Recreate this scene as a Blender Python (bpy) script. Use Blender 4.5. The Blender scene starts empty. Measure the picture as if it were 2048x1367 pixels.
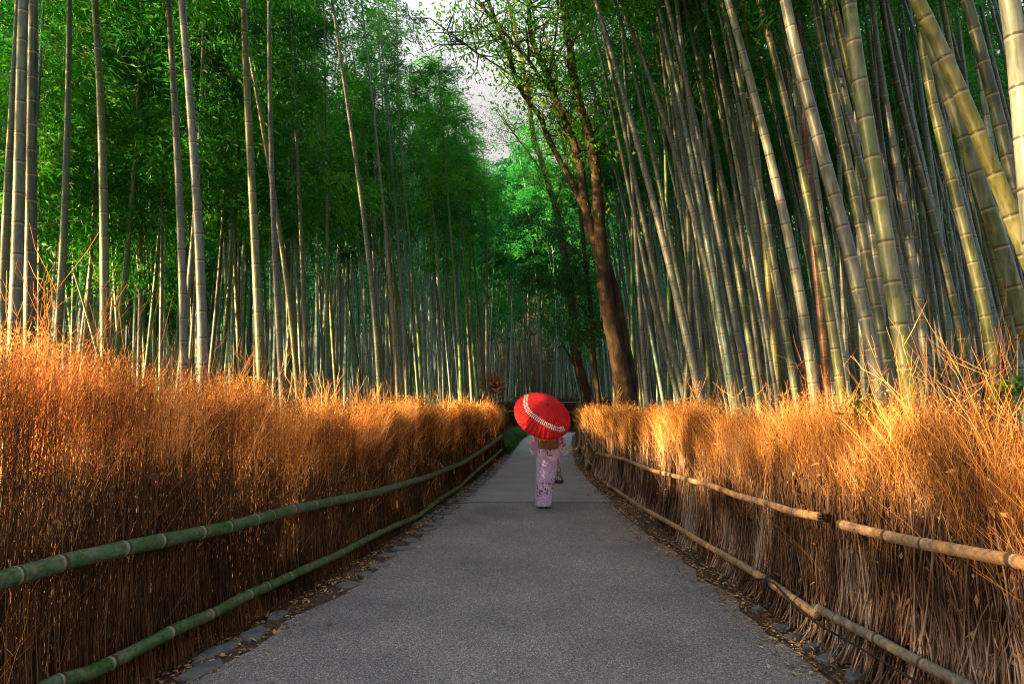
import bpy, math, random
import numpy as np
from mathutils import Vector, Matrix

# ------------------------------------------------------------------ camera, light, exposure
SC = bpy.context.scene
COL = SC.collection
F = 1250.0                       # focal length in photo pixels (photo 2048 wide)
CAMZ = 1.70
PITCH = math.atan((820 - 683.5) / F)
cam_d = bpy.data.cameras.new('camera')
cam_d.sensor_width = 36.0
cam_d.lens = 36.0 * F / 2048
cam_d.clip_start = 0.05
cam_d.clip_end = 2000
cam = bpy.data.objects.new('camera', cam_d)
COL.objects.link(cam)
cam.location = (0, 0, CAMZ)
cam.rotation_euler = (math.pi / 2 + PITCH, 0, 0)
SC.camera = cam

SUN_EL = math.radians(11.5)
SUN_AZ = math.radians(22)        # degrees behind the pure left
S2SUN = Vector((-math.cos(SUN_EL) * math.cos(SUN_AZ), -math.cos(SUN_EL) * math.sin(SUN_AZ), math.sin(SUN_EL)))
world = bpy.data.worlds.new('World')
SC.world = world
world.use_nodes = True
wn = world.node_tree
bg = wn.nodes['Background']
sky = wn.nodes.new('ShaderNodeTexSky')
sky.sky_type = 'NISHITA'
sky.sun_disc = False
sky.sun_elevation = SUN_EL
sky.sun_rotation = math.atan2(S2SUN.x, S2SUN.y)
sky.air_density = 1.0
sky.dust_density = 4.0
sky.ozone_density = 1.0
# thin bright cloud: pale pinkish low down, brighter and cooler overhead
_g = wn.nodes.new('ShaderNodeTexCoord'); _s = wn.nodes.new('ShaderNodeSeparateXYZ'); wn.links.new(_g.outputs['Generated'], _s.inputs[0])
_c = wn.nodes.new('ShaderNodeValToRGB'); wn.links.new(_s.outputs[2], _c.inputs[0])
_e = _c.color_ramp.elements; _e[0].position = 0.45; _e[0].color = (0.80, 0.68, 0.62, 1); _e[1].position = 0.85; _e[1].color = (1.9, 2.05, 2.25, 1)
_m = wn.nodes.new('ShaderNodeMix'); _m.data_type = 'RGBA'; _m.inputs[0].default_value = 0.9; wn.links.new(sky.outputs[0], _m.inputs[6])
wn.links.new(_c.outputs[0], _m.inputs[7]); wn.links.new(_m.outputs[2], bg.inputs[0])
bg.inputs[1].default_value = 0.12
sd = bpy.data.lights.new('sun', 'SUN')
sd.energy = 5.0
sd.angle = math.radians(0.6)
sd.color = (1.0, 0.63, 0.25)
sun = bpy.data.objects.new('sun', sd)
COL.objects.link(sun)
sun.rotation_euler = S2SUN.to_track_quat('Z', 'Y').to_euler()
SC.view_settings.view_transform = 'Standard'
SC.view_settings.look = 'None'
SC.view_settings.exposure = 3.1
SC.view_settings.gamma = 1.0
SC.cycles.use_denoising = True
SC.cycles.denoising_prefilter = 'NONE'
SC.cycles.denoising_input_passes = 'RGB_ALBEDO_NORMAL'
SC.cycles.pixel_filter_type = 'BLACKMAN_HARRIS'
SC.cycles.filter_width = 1.05
SC.cycles.max_bounces = 8
SC.cycles.diffuse_bounces = 4
SC.cycles.transmission_bounces = 4
SC.cycles.sample_clamp_indirect = 6

# ------------------------------------------------------------------ pixel helpers
CP, SP = math.cos(PITCH), math.sin(PITCH)
def ray(px, py):
    a = (px - 1024) / F; b = (683.5 - py) / F
    return np.array([a, CP - b * SP, SP + b * CP])
def at_y(px, py, Y):
    d = ray(px, py); t = Y / d[1]
    return np.array([d[0] * t, Y, CAMZ + d[2] * t])
def ground(px, py, z=0.0):
    d = ray(px, py); t = (z - CAMZ) / d[2]
    return np.array([d[0] * t, d[1] * t, z])
LF_Y = [-4, 2.9, 3.88, 6.85, 15.2, 25.0]
LF_X = [-2.85, -2.50, -2.36, -1.88, -1.02, -0.33]
RF_Y = [-4, 3, 5, 15.2, 20, 25, 33, 42, 50]
RF_X = [2.45, 2.38, 2.35, 2.27, 2.42, 2.80, 3.48, 4.3, 5.6]
def lf(y): return np.interp(y, LF_Y, LF_X)
def rf(y): return np.interp(y, RF_Y, RF_X)
def on_face(px, py, side, off):
    """where the pixel's ray meets the upright face of the hedge"""
    d = ray(px, py)
    ys = np.linspace(1.2, 46, 9000)
    xs = d[0] / d[1] * ys
    g = xs - ((lf(ys) + off) if side < 0 else (rf(ys) - off))
    s = np.where(np.sign(g[:-1]) != np.sign(g[1:]))[0]
    i = s[0] if len(s) else int(np.argmin(np.abs(g)))
    Y = ys[i]
    return np.array([xs[i], Y, CAMZ + d[2] / d[1] * Y])

# ------------------------------------------------------------------ mesh helpers
def mk(name, V, Fq, mats, mi=None, uv=None, rnd=None, smooth=True):
    me = bpy.data.meshes.new(name)
    V = np.asarray(V, np.float32); Fq = np.asarray(Fq, np.int32)
    me.vertices.add(len(V)); me.vertices.foreach_set('co', V.ravel())
    n = len(Fq); k = Fq.shape[1]
    me.loops.add(n * k); me.loops.foreach_set('vertex_index', Fq.ravel())
    me.polygons.add(n); me.polygons.foreach_set('loop_start', np.arange(n, dtype=np.int32) * k)
    if mi is not None: me.polygons.foreach_set('material_index', np.asarray(mi, np.int32))
    me.polygons.foreach_set('use_smooth', np.full(n, smooth, bool))
    if uv is not None:
        l = me.uv_layers.new(name='UVMap')
        l.data.foreach_set('uv', np.asarray(uv, np.float32)[Fq.ravel()].ravel())
    if rnd is not None:
        a = me.attributes.new('rnd', 'FLOAT', 'POINT'); a.data.foreach_set('value', np.asarray(rnd, np.float32))
    for m in (mats if isinstance(mats, (list, tuple)) else [mats]): me.materials.append(m)
    me.update(calc_edges=True)
    return me
def ob(name, me, parent=None):
    o = bpy.data.objects.new(name, me); COL.objects.link(o)
    if parent is not None: o.parent = parent
    return o
def tag(o, label=None, cat=None, group=None, kind=None):
    if label: o['label'] = label
    if cat: o['category'] = cat
    if group: o['group'] = group
    if kind: o['kind'] = kind
    return o
def empty(name, loc, label, cat, group=None):
    o = bpy.data.objects.new(name, None); COL.objects.link(o); o.location = loc
    o.empty_display_size = 0.1
    return tag(o, label, cat, group)

class Acc:
    def __init__(s): s.V = []; s.F = []; s.M = []; s.U = []; s.R = []; s.n = 0
    def add(s, V, Fq, m=0, uv=None, rnd=0.5):
        V = np.asarray(V, float).reshape(-1, 3); Fq = np.asarray(Fq, int)
        s.V.append(V); s.F.append(Fq + s.n); s.M.append(np.full(len(Fq), m))
        s.U.append(np.zeros((len(V), 2)) if uv is None else np.asarray(uv, float))
        s.R.append(np.full(len(V), rnd) if np.isscalar(rnd) else np.asarray(rnd, float)); s.n += len(V)
    def mesh(s, name, mats, smooth=True):
        return mk(name, np.concatenate(s.V), np.concatenate(s.F), mats, np.concatenate(s.M), np.concatenate(s.U), np.concatenate(s.R), smooth)

def frames(P):
    T = np.gradient(P, axis=0); T /= np.linalg.norm(T, axis=1)[:, None] + 1e-9
    ref = np.array([0.13, 1.0, 0.07]) if abs(T[len(T)//2][1]) < 0.9 else np.array([1.0, 0.1, 0.0])
    A = np.cross(T, ref); A /= np.linalg.norm(A, axis=1)[:, None] + 1e-9
    return T, A, np.cross(T, A)
def tube(P, R, S=8, v=None, cap=True):
    P = np.asarray(P, float); R = np.asarray(R, float) * np.ones(len(P))
    if v is None: v = np.concatenate([[0], np.cumsum(np.linalg.norm(np.diff(P, axis=0), axis=1))])
    if cap:
        P = np.concatenate([P[:1], P, P[-1:]]); R = np.concatenate([[1e-4], R, [1e-4]]); v = np.concatenate([[v[0]], v, [v[-1]]])
        T, A, B = frames(P[1:-1]); T = np.concatenate([T[:1], T, T[-1:]]); A = np.concatenate([A[:1], A, A[-1:]]); B = np.concatenate([B[:1], B, B[-1:]])
    else: T, A, B = frames(P)
    K = len(P); th = np.linspace(0, 2 * math.pi, S, endpoint=False)
    V = P[:, None, :] + R[:, None, None] * (np.cos(th)[None, :, None] * A[:, None, :] + np.sin(th)[None, :, None] * B[:, None, :])
    i = np.arange(K - 1)[:, None]; j = np.arange(S)[None, :]; j2 = (j + 1) % S
    Fq = np.stack([i * S + j, i * S + j2, (i + 1) * S + j2, (i + 1) * S + j], -1).reshape(-1, 4)
    U = np.stack([np.broadcast_to(np.abs(th / math.pi - 1)[None, :], (K, S)), np.broadcast_to(np.asarray(v)[:, None], (K, S))], -1).reshape(-1, 2)
    return V.reshape(-1, 3), Fq, U
def many_tubes(P, R, S=3, rnd=None):
    """P (M,K,3) centre lines, R (M,K) radii -> verts, quads, per-vertex rnd"""
    M, K, _ = P.shape
    T = P[:, -1] - P[:, 0]; T /= np.linalg.norm(T, axis=1)[:, None] + 1e-9
    ref = np.where(np.abs(T[:, 1:2]) < 0.8, np.array([[0.2, 1.0, 0.1]]), np.array([[1.0, 0.1, 0.2]]))
    A = np.cross(T, ref); A /= np.linalg.norm(A, axis=1)[:, None]
    B = np.cross(T, A)
    th = np.linspace(0, 2 * math.pi, S, endpoint=False) + 0.3
    ring = np.cos(th)[None, :, None] * A[:, None, :] + np.sin(th)[None, :, None] * B[:, None, :]
    V = P[:, :, None, :] + R[:, :, None, None] * ring[:, None, :, :]
    m = np.arange(M)[:, None, None] * K * S; i = np.arange(K - 1)[None, :, None] * S; j = np.arange(S)[None, None, :]; j2 = (j + 1) % S
    Fq = np.stack([m + i + j, m + i + j2, m + i + S + j2, m + i + S + j], -1).reshape(-1, 4)
    r = np.repeat(rnd if rnd is not None else np.random.rand(M), K * S)
    return V.reshape(-1, 3), Fq, r

# ------------------------------------------------------------------ material helpers
def mat(name):
    m = bpy.data.materials.new(name); m.use_nodes = True
    nt = m.node_tree
    return m, nt, nt.nodes['Principled BSDF'], nt.nodes['Material Output']
def N(nt, t, **kw):
    n = nt.nodes.new(t)
    for k, v in kw.items():
        if k.startswith('i_'):
            key = k[2:]; key = int(key) if key.isdigit() else key.replace('_', ' ')
            n.inputs[key].default_value = v
        else: setattr(n, k, v)
    return n
def ramp(nt, stops, interp='LINEAR'):
    r = nt.nodes.new('ShaderNodeValToRGB'); e = r.color_ramp.elements; r.color_ramp.interpolation = interp
    while len(e) < len(stops): e.new(0.5)
    for el, (p, c) in zip(e, stops): el.position = p; el.color = (*c, 1) if len(c) == 3 else c
    return r
def mixc(nt, a, b, fac, mode='MIX'):
    n = nt.nodes.new('ShaderNodeMix'); n.data_type = 'RGBA'; n.blend_type = mode
    for sock, v in ((n.inputs[6], a), (n.inputs[7], b), (n.inputs[0], fac)):
        if isinstance(v, bpy.types.NodeSocket): nt.links.new(v, sock)
        else: sock.default_value = (*v, 1) if isinstance(v, (tuple, list)) and len(v) == 3 else v
    return n.outputs[2]
def noise(nt, scale, detail=3, coord=None, stretch=None, rough=0.55):
    n = N(nt, 'ShaderNodeTexNoise'); n.inputs['Scale'].default_value = scale; n.inputs['Detail'].default_value = detail; n.inputs['Roughness'].default_value = rough
    if coord is not None:
        if stretch:
            mp = N(nt, 'ShaderNodeMapping'); mp.inputs['Scale'].default_value = stretch; nt.links.new(coord, mp.inputs[0]); nt.links.new(mp.outputs[0], n.inputs['Vector'])
        else: nt.links.new(coord, n.inputs['Vector'])
    return n
def geo(nt): return N(nt, 'ShaderNodeNewGeometry').outputs['Position']
def bump(nt, bs, h, strength=0.3, dist=0.01):
    b = N(nt, 'ShaderNodeBump'); b.inputs['Strength'].default_value = strength; b.inputs['Distance'].default_value = dist
    nt.links.new(h, b.inputs['Height']); nt.links.new(b.outputs[0], bs.inputs['Normal'])
def math_n(nt, op, a, b=None, c=None, clamp=False):
    n = N(nt, 'ShaderNodeMath', operation=op); n.use_clamp = clamp
    for i, v in enumerate((a, b, c)):
        if v is None: continue
        if isinstance(v, bpy.types.NodeSocket): nt.links.new(v, n.inputs[i])
        else: n.inputs[i].default_value = v
    return n.outputs[0]

def m_culm(name, use_obj=True, base=(0.2, 0.25, 0.12), rail=False):
    m, nt, bs, out = mat(name)
    uv = N(nt, 'ShaderNodeUVMap').outputs[0]
    sep = N(nt, 'ShaderNodeSeparateXYZ'); nt.links.new(uv, sep.inputs[0])
    fr = math_n(nt, 'FRACT', sep.outputs[1])
    pos = geo(nt)
    if use_obj:
        oi = N(nt, 'ShaderNodeObjectInfo'); col = oi.outputs['Color']
    else:
        rgb = N(nt, 'ShaderNodeRGB'); rgb.outputs[0].default_value = (*base, 1); col = rgb.outputs[0]
    n1 = noise(nt, 7, 4, pos, (1, 1, 0.25) if not rail else None)
    alt = mixc(nt, col, (0.15, 0.165, 0.165), 0.55)
    f1 = math_n(nt, 'MULTIPLY_ADD', n1.outputs[0], 3.2, -1.25, True)
    c = mixc(nt, col, alt, f1)
    n2 = noise(nt, 38, 5, pos, (1, 1, 0.12) if not rail else None)
    r2 = ramp(nt, [(0.28, (0.42,) * 3), (0.5, (1, 1, 1)), (0.75, (1.4,) * 3)]); nt.links.new(n2.outputs[0], r2.inputs[0])
    c = mixc(nt, c, r2.outputs[0], 1.0, 'MULTIPLY')
    # blotches of lichen
    n3 = noise(nt, 13, 5, pos, (1, 1, 0.5) if not rail else None, 0.7)
    r3 = ramp(nt, [(0.57, (0, 0, 0)), (0.66, (1, 1, 1))]); nt.links.new(n3.outputs[0], r3.inputs[0])
    c = mixc(nt, c, (0.17, 0.19, 0.06) if not rail else (0.2, 0.15, 0.09), math_n(nt, 'MULTIPLY', r3.outputs[0], 0.55))
    # pale bloom under each node, thin dark line at it
    pale = ramp(nt, [(0.0, (0.0,) * 3), (0.02, (0.0,) * 3), (0.90, (0, 0, 0)), (0.965, (0.5,) * 3), (0.98, (0.2,) * 3)]); nt.links.new(fr, pale.inputs[0])
    c = mixc(nt, c, (0.40, 0.38, 0.30), pale.outputs[0])
    dark = ramp(nt, [(0.0, (1, 1, 1)), (0.022, (0.9,) * 3), (0.045, (0, 0, 0)), (0.968, (0, 0, 0)), (0.982, (1, 1, 1))]); nt.links.new(fr, dark.inputs[0])
    c = mixc(nt, c, (0.03, 0.022, 0.015), math_n(nt, 'MULTIPLY', dark.outputs[0], 0.85))
    nt.links.new(c, bs.inputs['Base Color'])
    bs.inputs['Roughness'].default_value = 0.42
    bs.inputs['Specular IOR Level'].default_value = 0.4
    bump(nt, bs, n2.outputs[0], 0.25, 0.003)
    return m
M_CULM = m_culm('bamboo_culm')
M_RAILG = m_culm('green_bamboo_rail', False, (0.022, 0.085, 0.016), True)
M_RAILT = m_culm('weathered_bamboo_rail', False, (0.36, 0.21, 0.12), True)
M_RAILD = m_culm('grey_split_bamboo_rail', False, (0.17, 0.14, 0.11), True)

def m_leaf(name, c1, c2, c3, trans=0.45, patch=0.6):
    m, nt, bs, out = mat(name)
    at = N(nt, 'ShaderNodeAttribute'); at.attribute_name = 'rnd'
    oi = N(nt, 'ShaderNodeObjectInfo')
    n1 = noise(nt, patch, 2, geo(nt))
    s = math_n(nt, 'ADD', math_n(nt, 'MULTIPLY', at.outputs['Fac'], 0.5), math_n(nt, 'MULTIPLY', oi.outputs['Random'], 0.25))
    s = math_n(nt, 'ADD', s, math_n(nt, 'MULTIPLY_ADD', n1.outputs[0], 1.7, -0.72))
    r = ramp(nt, [(0.05, c1), (0.5, c2), (0.95, c3)]); nt.links.new(s, r.inputs[0])
    nt.links.new(r.outputs[0], bs.inputs['Base Color'])
    bs.inputs['Roughness'].default_value = 0.5
    bs.inputs['Specular IOR Level'].default_value = 0.25
    tr = N(nt, 'ShaderNodeBsdfTranslucent')
    tc = mixc(nt, r.outputs[0], (1.25, 1.6, 0.6), 1.0, 'MULTIPLY'); nt.links.new(tc, tr.inputs[0])
    mx = N(nt, 'ShaderNodeMixShader'); mx.inputs[0].default_value = trans
    nt.links.new(bs.outputs[0], mx.inputs[1]); nt.links.new(tr.outputs[0], mx.inputs[2]); nt.links.new(mx.outputs[0], out.inputs[0])
    return m
M_LEAF = m_leaf('bamboo_leaves', (0.006, 0.065, 0.014), (0.022, 0.19, 0.026), (0.12, 0.38, 0.035))
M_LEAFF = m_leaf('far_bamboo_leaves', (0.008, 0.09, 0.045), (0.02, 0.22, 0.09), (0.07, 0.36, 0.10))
M_TLEAF = m_leaf('tree_leaves', (0.03, 0.2, 0.01), (0.08, 0.36, 0.02), (0.35, 0.50, 0.04), 0.55, 0.9)
M_DLEAF = m_leaf('evergreen_leaves', (0.010, 0.06, 0.018), (0.02, 0.12, 0.03), (0.05, 0.22, 0.05), 0.3, 1.2)
M_GRASS = m_leaf('verge_grass', (0.008, 0.04, 0.004), (0.025, 0.10, 0.008), (0.08, 0.2, 0.015), 0.4, 1.5)

def m_twig(name, stops, trans=0.0, rough=0.7):
    m, nt, bs, out = mat(name)
    at = N(nt, 'ShaderNodeAttribute'); at.attribute_name = 'rnd'
    n1 = noise(nt, 1.6, 2, geo(nt))
    s = math_n(nt, 'ADD', math_n(nt, 'MULTIPLY', at.outputs['Fac'], 0.75), math_n(nt, 'MULTIPLY_ADD', n1.outputs[0], 2.2, -1.0))
    r = ramp(nt, stops); nt.links.new(s, r.inputs[0])
    nt.links.new(r.outputs[0], bs.inputs['Base Color'])
    bs.inputs['Roughness'].default_value = rough
    bs.inputs['Specular IOR Level'].default_value = 0.25
    if trans:
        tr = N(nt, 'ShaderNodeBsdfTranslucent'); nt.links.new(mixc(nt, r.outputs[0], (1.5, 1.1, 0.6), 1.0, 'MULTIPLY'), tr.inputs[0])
        mx = N(nt, 'ShaderNodeMixShader'); mx.inputs[0].default_value = trans
        nt.links.new(bs.outputs[0], mx.inputs[1]); nt.links.new(tr.outputs[0], mx.inputs[2]); nt.links.new(mx.outputs[0], out.inputs[0])
    return m
M_STALK_L = m_twig('brush_stalks', [(0.0, (0.03, 0.014, 0.008)), (0.5, (0.075, 0.034, 0.015)), (1.0, (0.22, 0.11, 0.04))])
M_STALK_R = m_twig('grey_brush_stalks', [(0.0, (0.022, 0.012, 0.010)), (0.4, (0.075, 0.038, 0.026)), (0.75, (0.20, 0.11, 0.075)), (1.0, (0.36, 0.27, 0.23))])
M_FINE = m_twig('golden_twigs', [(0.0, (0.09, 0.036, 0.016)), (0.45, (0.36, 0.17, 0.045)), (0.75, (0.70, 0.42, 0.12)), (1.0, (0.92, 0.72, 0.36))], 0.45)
M_LITTER = m_twig('dry_leaves', [(0.0, (0.10, 0.05, 0.025)), (0.5, (0.34, 0.18, 0.08)), (1.0, (0.60, 0.40, 0.22))], 0.15)
M_REDTWIG = m_twig('red_brown_twigs', [(0.0, (0.10, 0.05, 0.04)), (0.5, (0.30, 0.17, 0.13)), (1.0, (0.55, 0.36, 0.3))])
M_DARKTWIG = m_twig('dark_twigs', [(0.0, (0.02, 0.015, 0.012)), (0.6, (0.06, 0.04, 0.03)), (1.0, (0.12, 0.08, 0.05))])

def m_bark():
    m, nt, bs, out = mat('brown_bark')
    pos = geo(nt); n1 = noise(nt, 5, 5, pos, (1, 1, 0.35)); n2 = noise(nt, 30, 5, pos, (1, 1, 0.25))
    r = ramp(nt, [(0.3, (0.022, 0.014, 0.010)), (0.5, (0.065, 0.038, 0.022)), (0.7, (0.14, 0.085, 0.048))]); nt.links.new(n1.outputs[0], r.inputs[0])
    r2 = ramp(nt, [(0.3, (0.5,) * 3), (0.7, (1.3,) * 3)]); nt.links.new(n2.outputs[0], r2.inputs[0])
    nt.links.new(mixc(nt, r.outputs[0], r2.outputs[0], 1.0, 'MULTIPLY'), bs.inputs['Base Color'])
    bs.inputs['Roughness'].default_value = 0.85
    bump(nt, bs, n2.outputs[0], 0.8, 0.02)
    return m
M_BARK = m_bark()

def m_simple(name, c, rough=0.6, var=0.25, scale=20, bumpy=0.0, trans=None):
    m, nt, bs, out = mat(name)
    n1 = noise(nt, scale, 4, geo(nt))
    r = ramp(nt, [(0.3, tuple(x * (1 - var) for x in c)), (0.7, tuple(min(1, x * (1 + var)) for x in c))]); nt.links.new(n1.outputs[0], r.inputs[0])
    nt.links.new(r.outputs[0], bs.inputs['Base Color']); bs.inputs['Roughness'].default_value = rough
    if bumpy: bump(nt, bs, n1.outputs[0], bumpy, 0.01)
    return m
M_BLACK = m_simple('black_rubber', (0.010, 0.010, 0.011), 0.7)
M_STONE = m_simple('grey_stone', (0.095, 0.098, 0.108), 0.75, 0.4, 9, 0.5)
M_ROPE = m_simple('tan_rope', (0.35, 0.22, 0.14), 0.8, 0.3, 60)

# ------------------------------------------------------------------ the setting
def m_ground():
    m, nt, bs, out = mat('forest_floor')
    pos = geo(nt); n1 = noise(nt, 1.3, 5, pos); n2 = noise(nt, 28, 6, pos, None, 0.75)
    r = ramp(nt, [(0.3, (0.032, 0.020, 0.014)), (0.6, (0.075, 0.046, 0.03))]); nt.links.new(n1.outputs[0], r.inputs[0])
    r2 = ramp(nt, [(0.35, (0.4,) * 3), (0.5, (0.95,) * 3), (0.68, (2.0, 1.8, 1.5))]); nt.links.new(n2.outputs[0], r2.inputs[0])
    nt.links.new(mixc(nt, r.outputs[0], r2.outputs[0], 1.0, 'MULTIPLY'), bs.inputs['Base Color'])
    bs.inputs['Roughness'].default_value = 0.95; bump(nt, bs, n2.outputs[0], 0.9, 0.03)
    return m
gx = np.concatenate([[-900, -300], np.linspace(-90, 90, 91), [300, 900]])
gy = np.concatenate([[-600, -100], np.linspace(-20, 140, 81), [300, 900]])
GX, GY = np.meshgrid(gx, gy)
def terrain(x, y):
    h = np.clip((np.asarray(y, float) - 50) * 0.12, 0, 3) + np.clip((np.asarray(y, float) - 72) * 0.42, 0, 26)
    sidel = np.clip((np.abs(np.asarray(x, float) - 1) - 9) * 0.05, 0, 3)
    return h + sidel
GZ = terrain(GX, GY) - 0.012
nx_, ny_ = len(gx), len(gy)
i, j = np.meshgrid(np.arange(ny_ - 1), np.arange(nx_ - 1), indexing='ij')
Fg = np.stack([i * nx_ + j, i * nx_ + j + 1, (i + 1) * nx_ + j + 1, (i + 1) * nx_ + j], -1).reshape(-1, 4)
g = ob('ground', mk('ground', np.stack([GX, GY, GZ], -1).reshape(-1, 3), Fg, m_ground())); tag(g, kind='structure')

def m_asphalt():
    m, nt, bs, out = mat('coarse_asphalt')
    pos = geo(nt)
    v = N(nt, 'ShaderNodeTexVoronoi'); v.inputs['Scale'].default_value = 165; nt.links.new(pos, v.inputs['Vector'])
    v2 = N(nt, 'ShaderNodeTexVoronoi'); v2.inputs['Scale'].default_value = 85; nt.links.new(pos, v2.inputs['Vector'])
    sp = N(nt, 'ShaderNodeSeparateColor'); nt.links.new(v.outputs['Color'], sp.inputs[0])
    sp2 = N(nt, 'ShaderNodeSeparateColor'); nt.links.new(v2.outputs['Color'], sp2.inputs[0])
    r = ramp(nt, [(0.0, (0.050, 0.049, 0.056)), (0.45, (0.128, 0.122, 0.134)), (0.8, (0.225, 0.212, 0.225)), (1.0, (0.42, 0.36, 0.34))]); nt.links.new(sp.outputs[0], r.inputs[0])
    r2 = ramp(nt, [(0.0, (0.75,) * 3), (0.7, (1.0,) * 3), (1.0, (1.4,) * 3)]); nt.links.new(sp2.outputs[1], r2.inputs[0])
    c = mixc(nt, r.outputs[0], r2.outputs[0], 1.0, 'MULTIPLY')
    n1 = noise(nt, 0.8, 6, pos, None, 0.65); r3 = ramp(nt, [(0.32, (0.68, 0.68, 0.70)), (0.5, (1.0, 0.98, 0.97)), (0.68, (1.25, 1.2, 1.15))]); nt.links.new(n1.outputs[0], r3.inputs[0])
    c = mixc(nt, c, r3.outputs[0], 1.0, 'MULTIPLY')
    nt.links.new(c, bs.inputs['Base Color']); bs.inputs['Roughness'].default_value = 0.8
    bump(nt, bs, v.outputs['Distance'], 0.5, 0.004)
    return m
def m_slab():
    m, nt, bs, out = mat('smooth_paving')
    pos = geo(nt); n1 = noise(nt, 1.2, 5, pos); n2 = noise(nt, 90, 4, pos)
    r = ramp(nt, [(0.3, (0.175, 0.168, 0.18)), (0.7, (0.26, 0.25, 0.265))]); nt.links.new(n1.outputs[0], r.inputs[0])
    r2 = ramp(nt, [(0.3, (0.78,) * 3), (0.7, (1.2,) * 3)]); nt.links.new(n2.outputs[0], r2.inputs[0])
    nt.links.new(mixc(nt, r.outputs[0], r2.outputs[0], 1.0, 'MULTIPLY'), bs.inputs['Base Color'])
    bs.inputs['Roughness'].default_value = 0.8; bump(nt, bs, n2.outputs[0], 0.2, 0.003)
    return m
SEAM = ground(1088, 1004)[1]
PL = lambda y: np.interp(y, [-4, 3.88, 6.85, 10, 15.2, 25, 35, 45, 50], [-2.4, -2.02, -1.46, -1.08, -0.62, 0.02, 0.5, 1.3, 2.3])
PR = lambda y: np.interp(y, [-4, 3.88, 8, 15.2, 20, 25, 33, 42, 50], [2.08, 2.02, 1.90, 1.84, 2.0, 2.4, 3.1, 4.0, 5.2])
def strip(name, ys, xl, xr, z, m, nx=9, thick=0.0):
    xl = np.asarray(xl); xr = np.asarray(xr); t = np.linspace(0, 1, nx)
    X = xl[:, None] + (xr - xl)[:, None] * t[None, :]
    V = np.stack([X, np.broadcast_to(ys[:, None], X.shape), np.full(X.shape, z)], -1).reshape(-1, 3)
    i, j = np.meshgrid(np.arange(len(ys) - 1), np.arange(nx - 1), indexing='ij')
    Fq = np.stack([i * nx + j, i * nx + j + 1, (i + 1) * nx + j + 1, (i + 1) * nx + j], -1).reshape(-1, 4)
    return tag(ob(name, mk(name, V, Fq, m)), kind='structure')
rs = np.random.RandomState(4)
ya = np.linspace(-4, 49, 190); w1 = rs.randn(190) * 0.035 * (ya < SEAM); w2 = rs.randn(190) * 0.035 * (ya < SEAM)
strip('path', ya, PL(ya) + w1, PR(ya) + w2, 0.004, m_asphalt())
MS = m_slab(); seams = [SEAM, 12.9, 15.6, 18.6, 21.8, 25.2, 29, 33.2, 38, 43, 49]
for a, b in zip(seams[:-1], seams[1:]):
    yb = np.linspace(a + 0.003, b - 0.003, 8)
    strip('path', yb, PL(yb), PR(yb), 0.010, MS)

# ------------------------------------------------------------------ bamboo
def culm_mesh(name, P0, r0, H, internode, S=12, mats=M_CULM, seed=0):
    """P0(z)->xyz for z in [0,H]; rings at the nodes"""
    rr = random.Random(seed)
    zs = []; vs = []; ks = []
    z = -rr.random() * 0.1; k = 0
    zn = [z]
    while z < H:
        L = internode * (0.62 + 0.38 * min(1, max(z, 0) / 1.5)) * rr.uniform(0.92, 1.08); z += L; zn.append(z)
    q = r0 / 0.06
    for k in range(len(zn) - 1):
        L = zn[k + 1] - zn[k]
        for off, f in ((-0.025 * q, 1.0), (-0.007 * q, 1.035), (-0.002 * q, 1.055), (0.003 * q, 0.985), (0.008 * q, 1.035), (0.022 * q, 1.0)):
            zz = zn[k] + off
            if off < 0: v = k + off / (zn[k] - zn[k - 1] if k else L)
            else: v = k + off / L
            zs.append(zz); vs.append(v); ks.append(f)
        zs.append(zn[k] + L * 0.5); vs.append(k + 0.5); ks.append(0.99)
    zs = np.array(zs); vs = np.array(vs); ks = np.array(ks)
    o = np.argsort(zs); zs, vs, ks = zs[o], vs[o], ks[o]
    msk = (zs > 0) & (zs < H); zs, vs, ks = zs[msk], vs[msk], ks[msk]
    P = np.array([P0(t) for t in zs])
    R = r0 * (1 - 0.80 * zs / H) * ks
    V, Fq, U = tube(P, R, S, vs, True)
    return mk(name, V, Fq, mats, uv=U)

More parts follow.
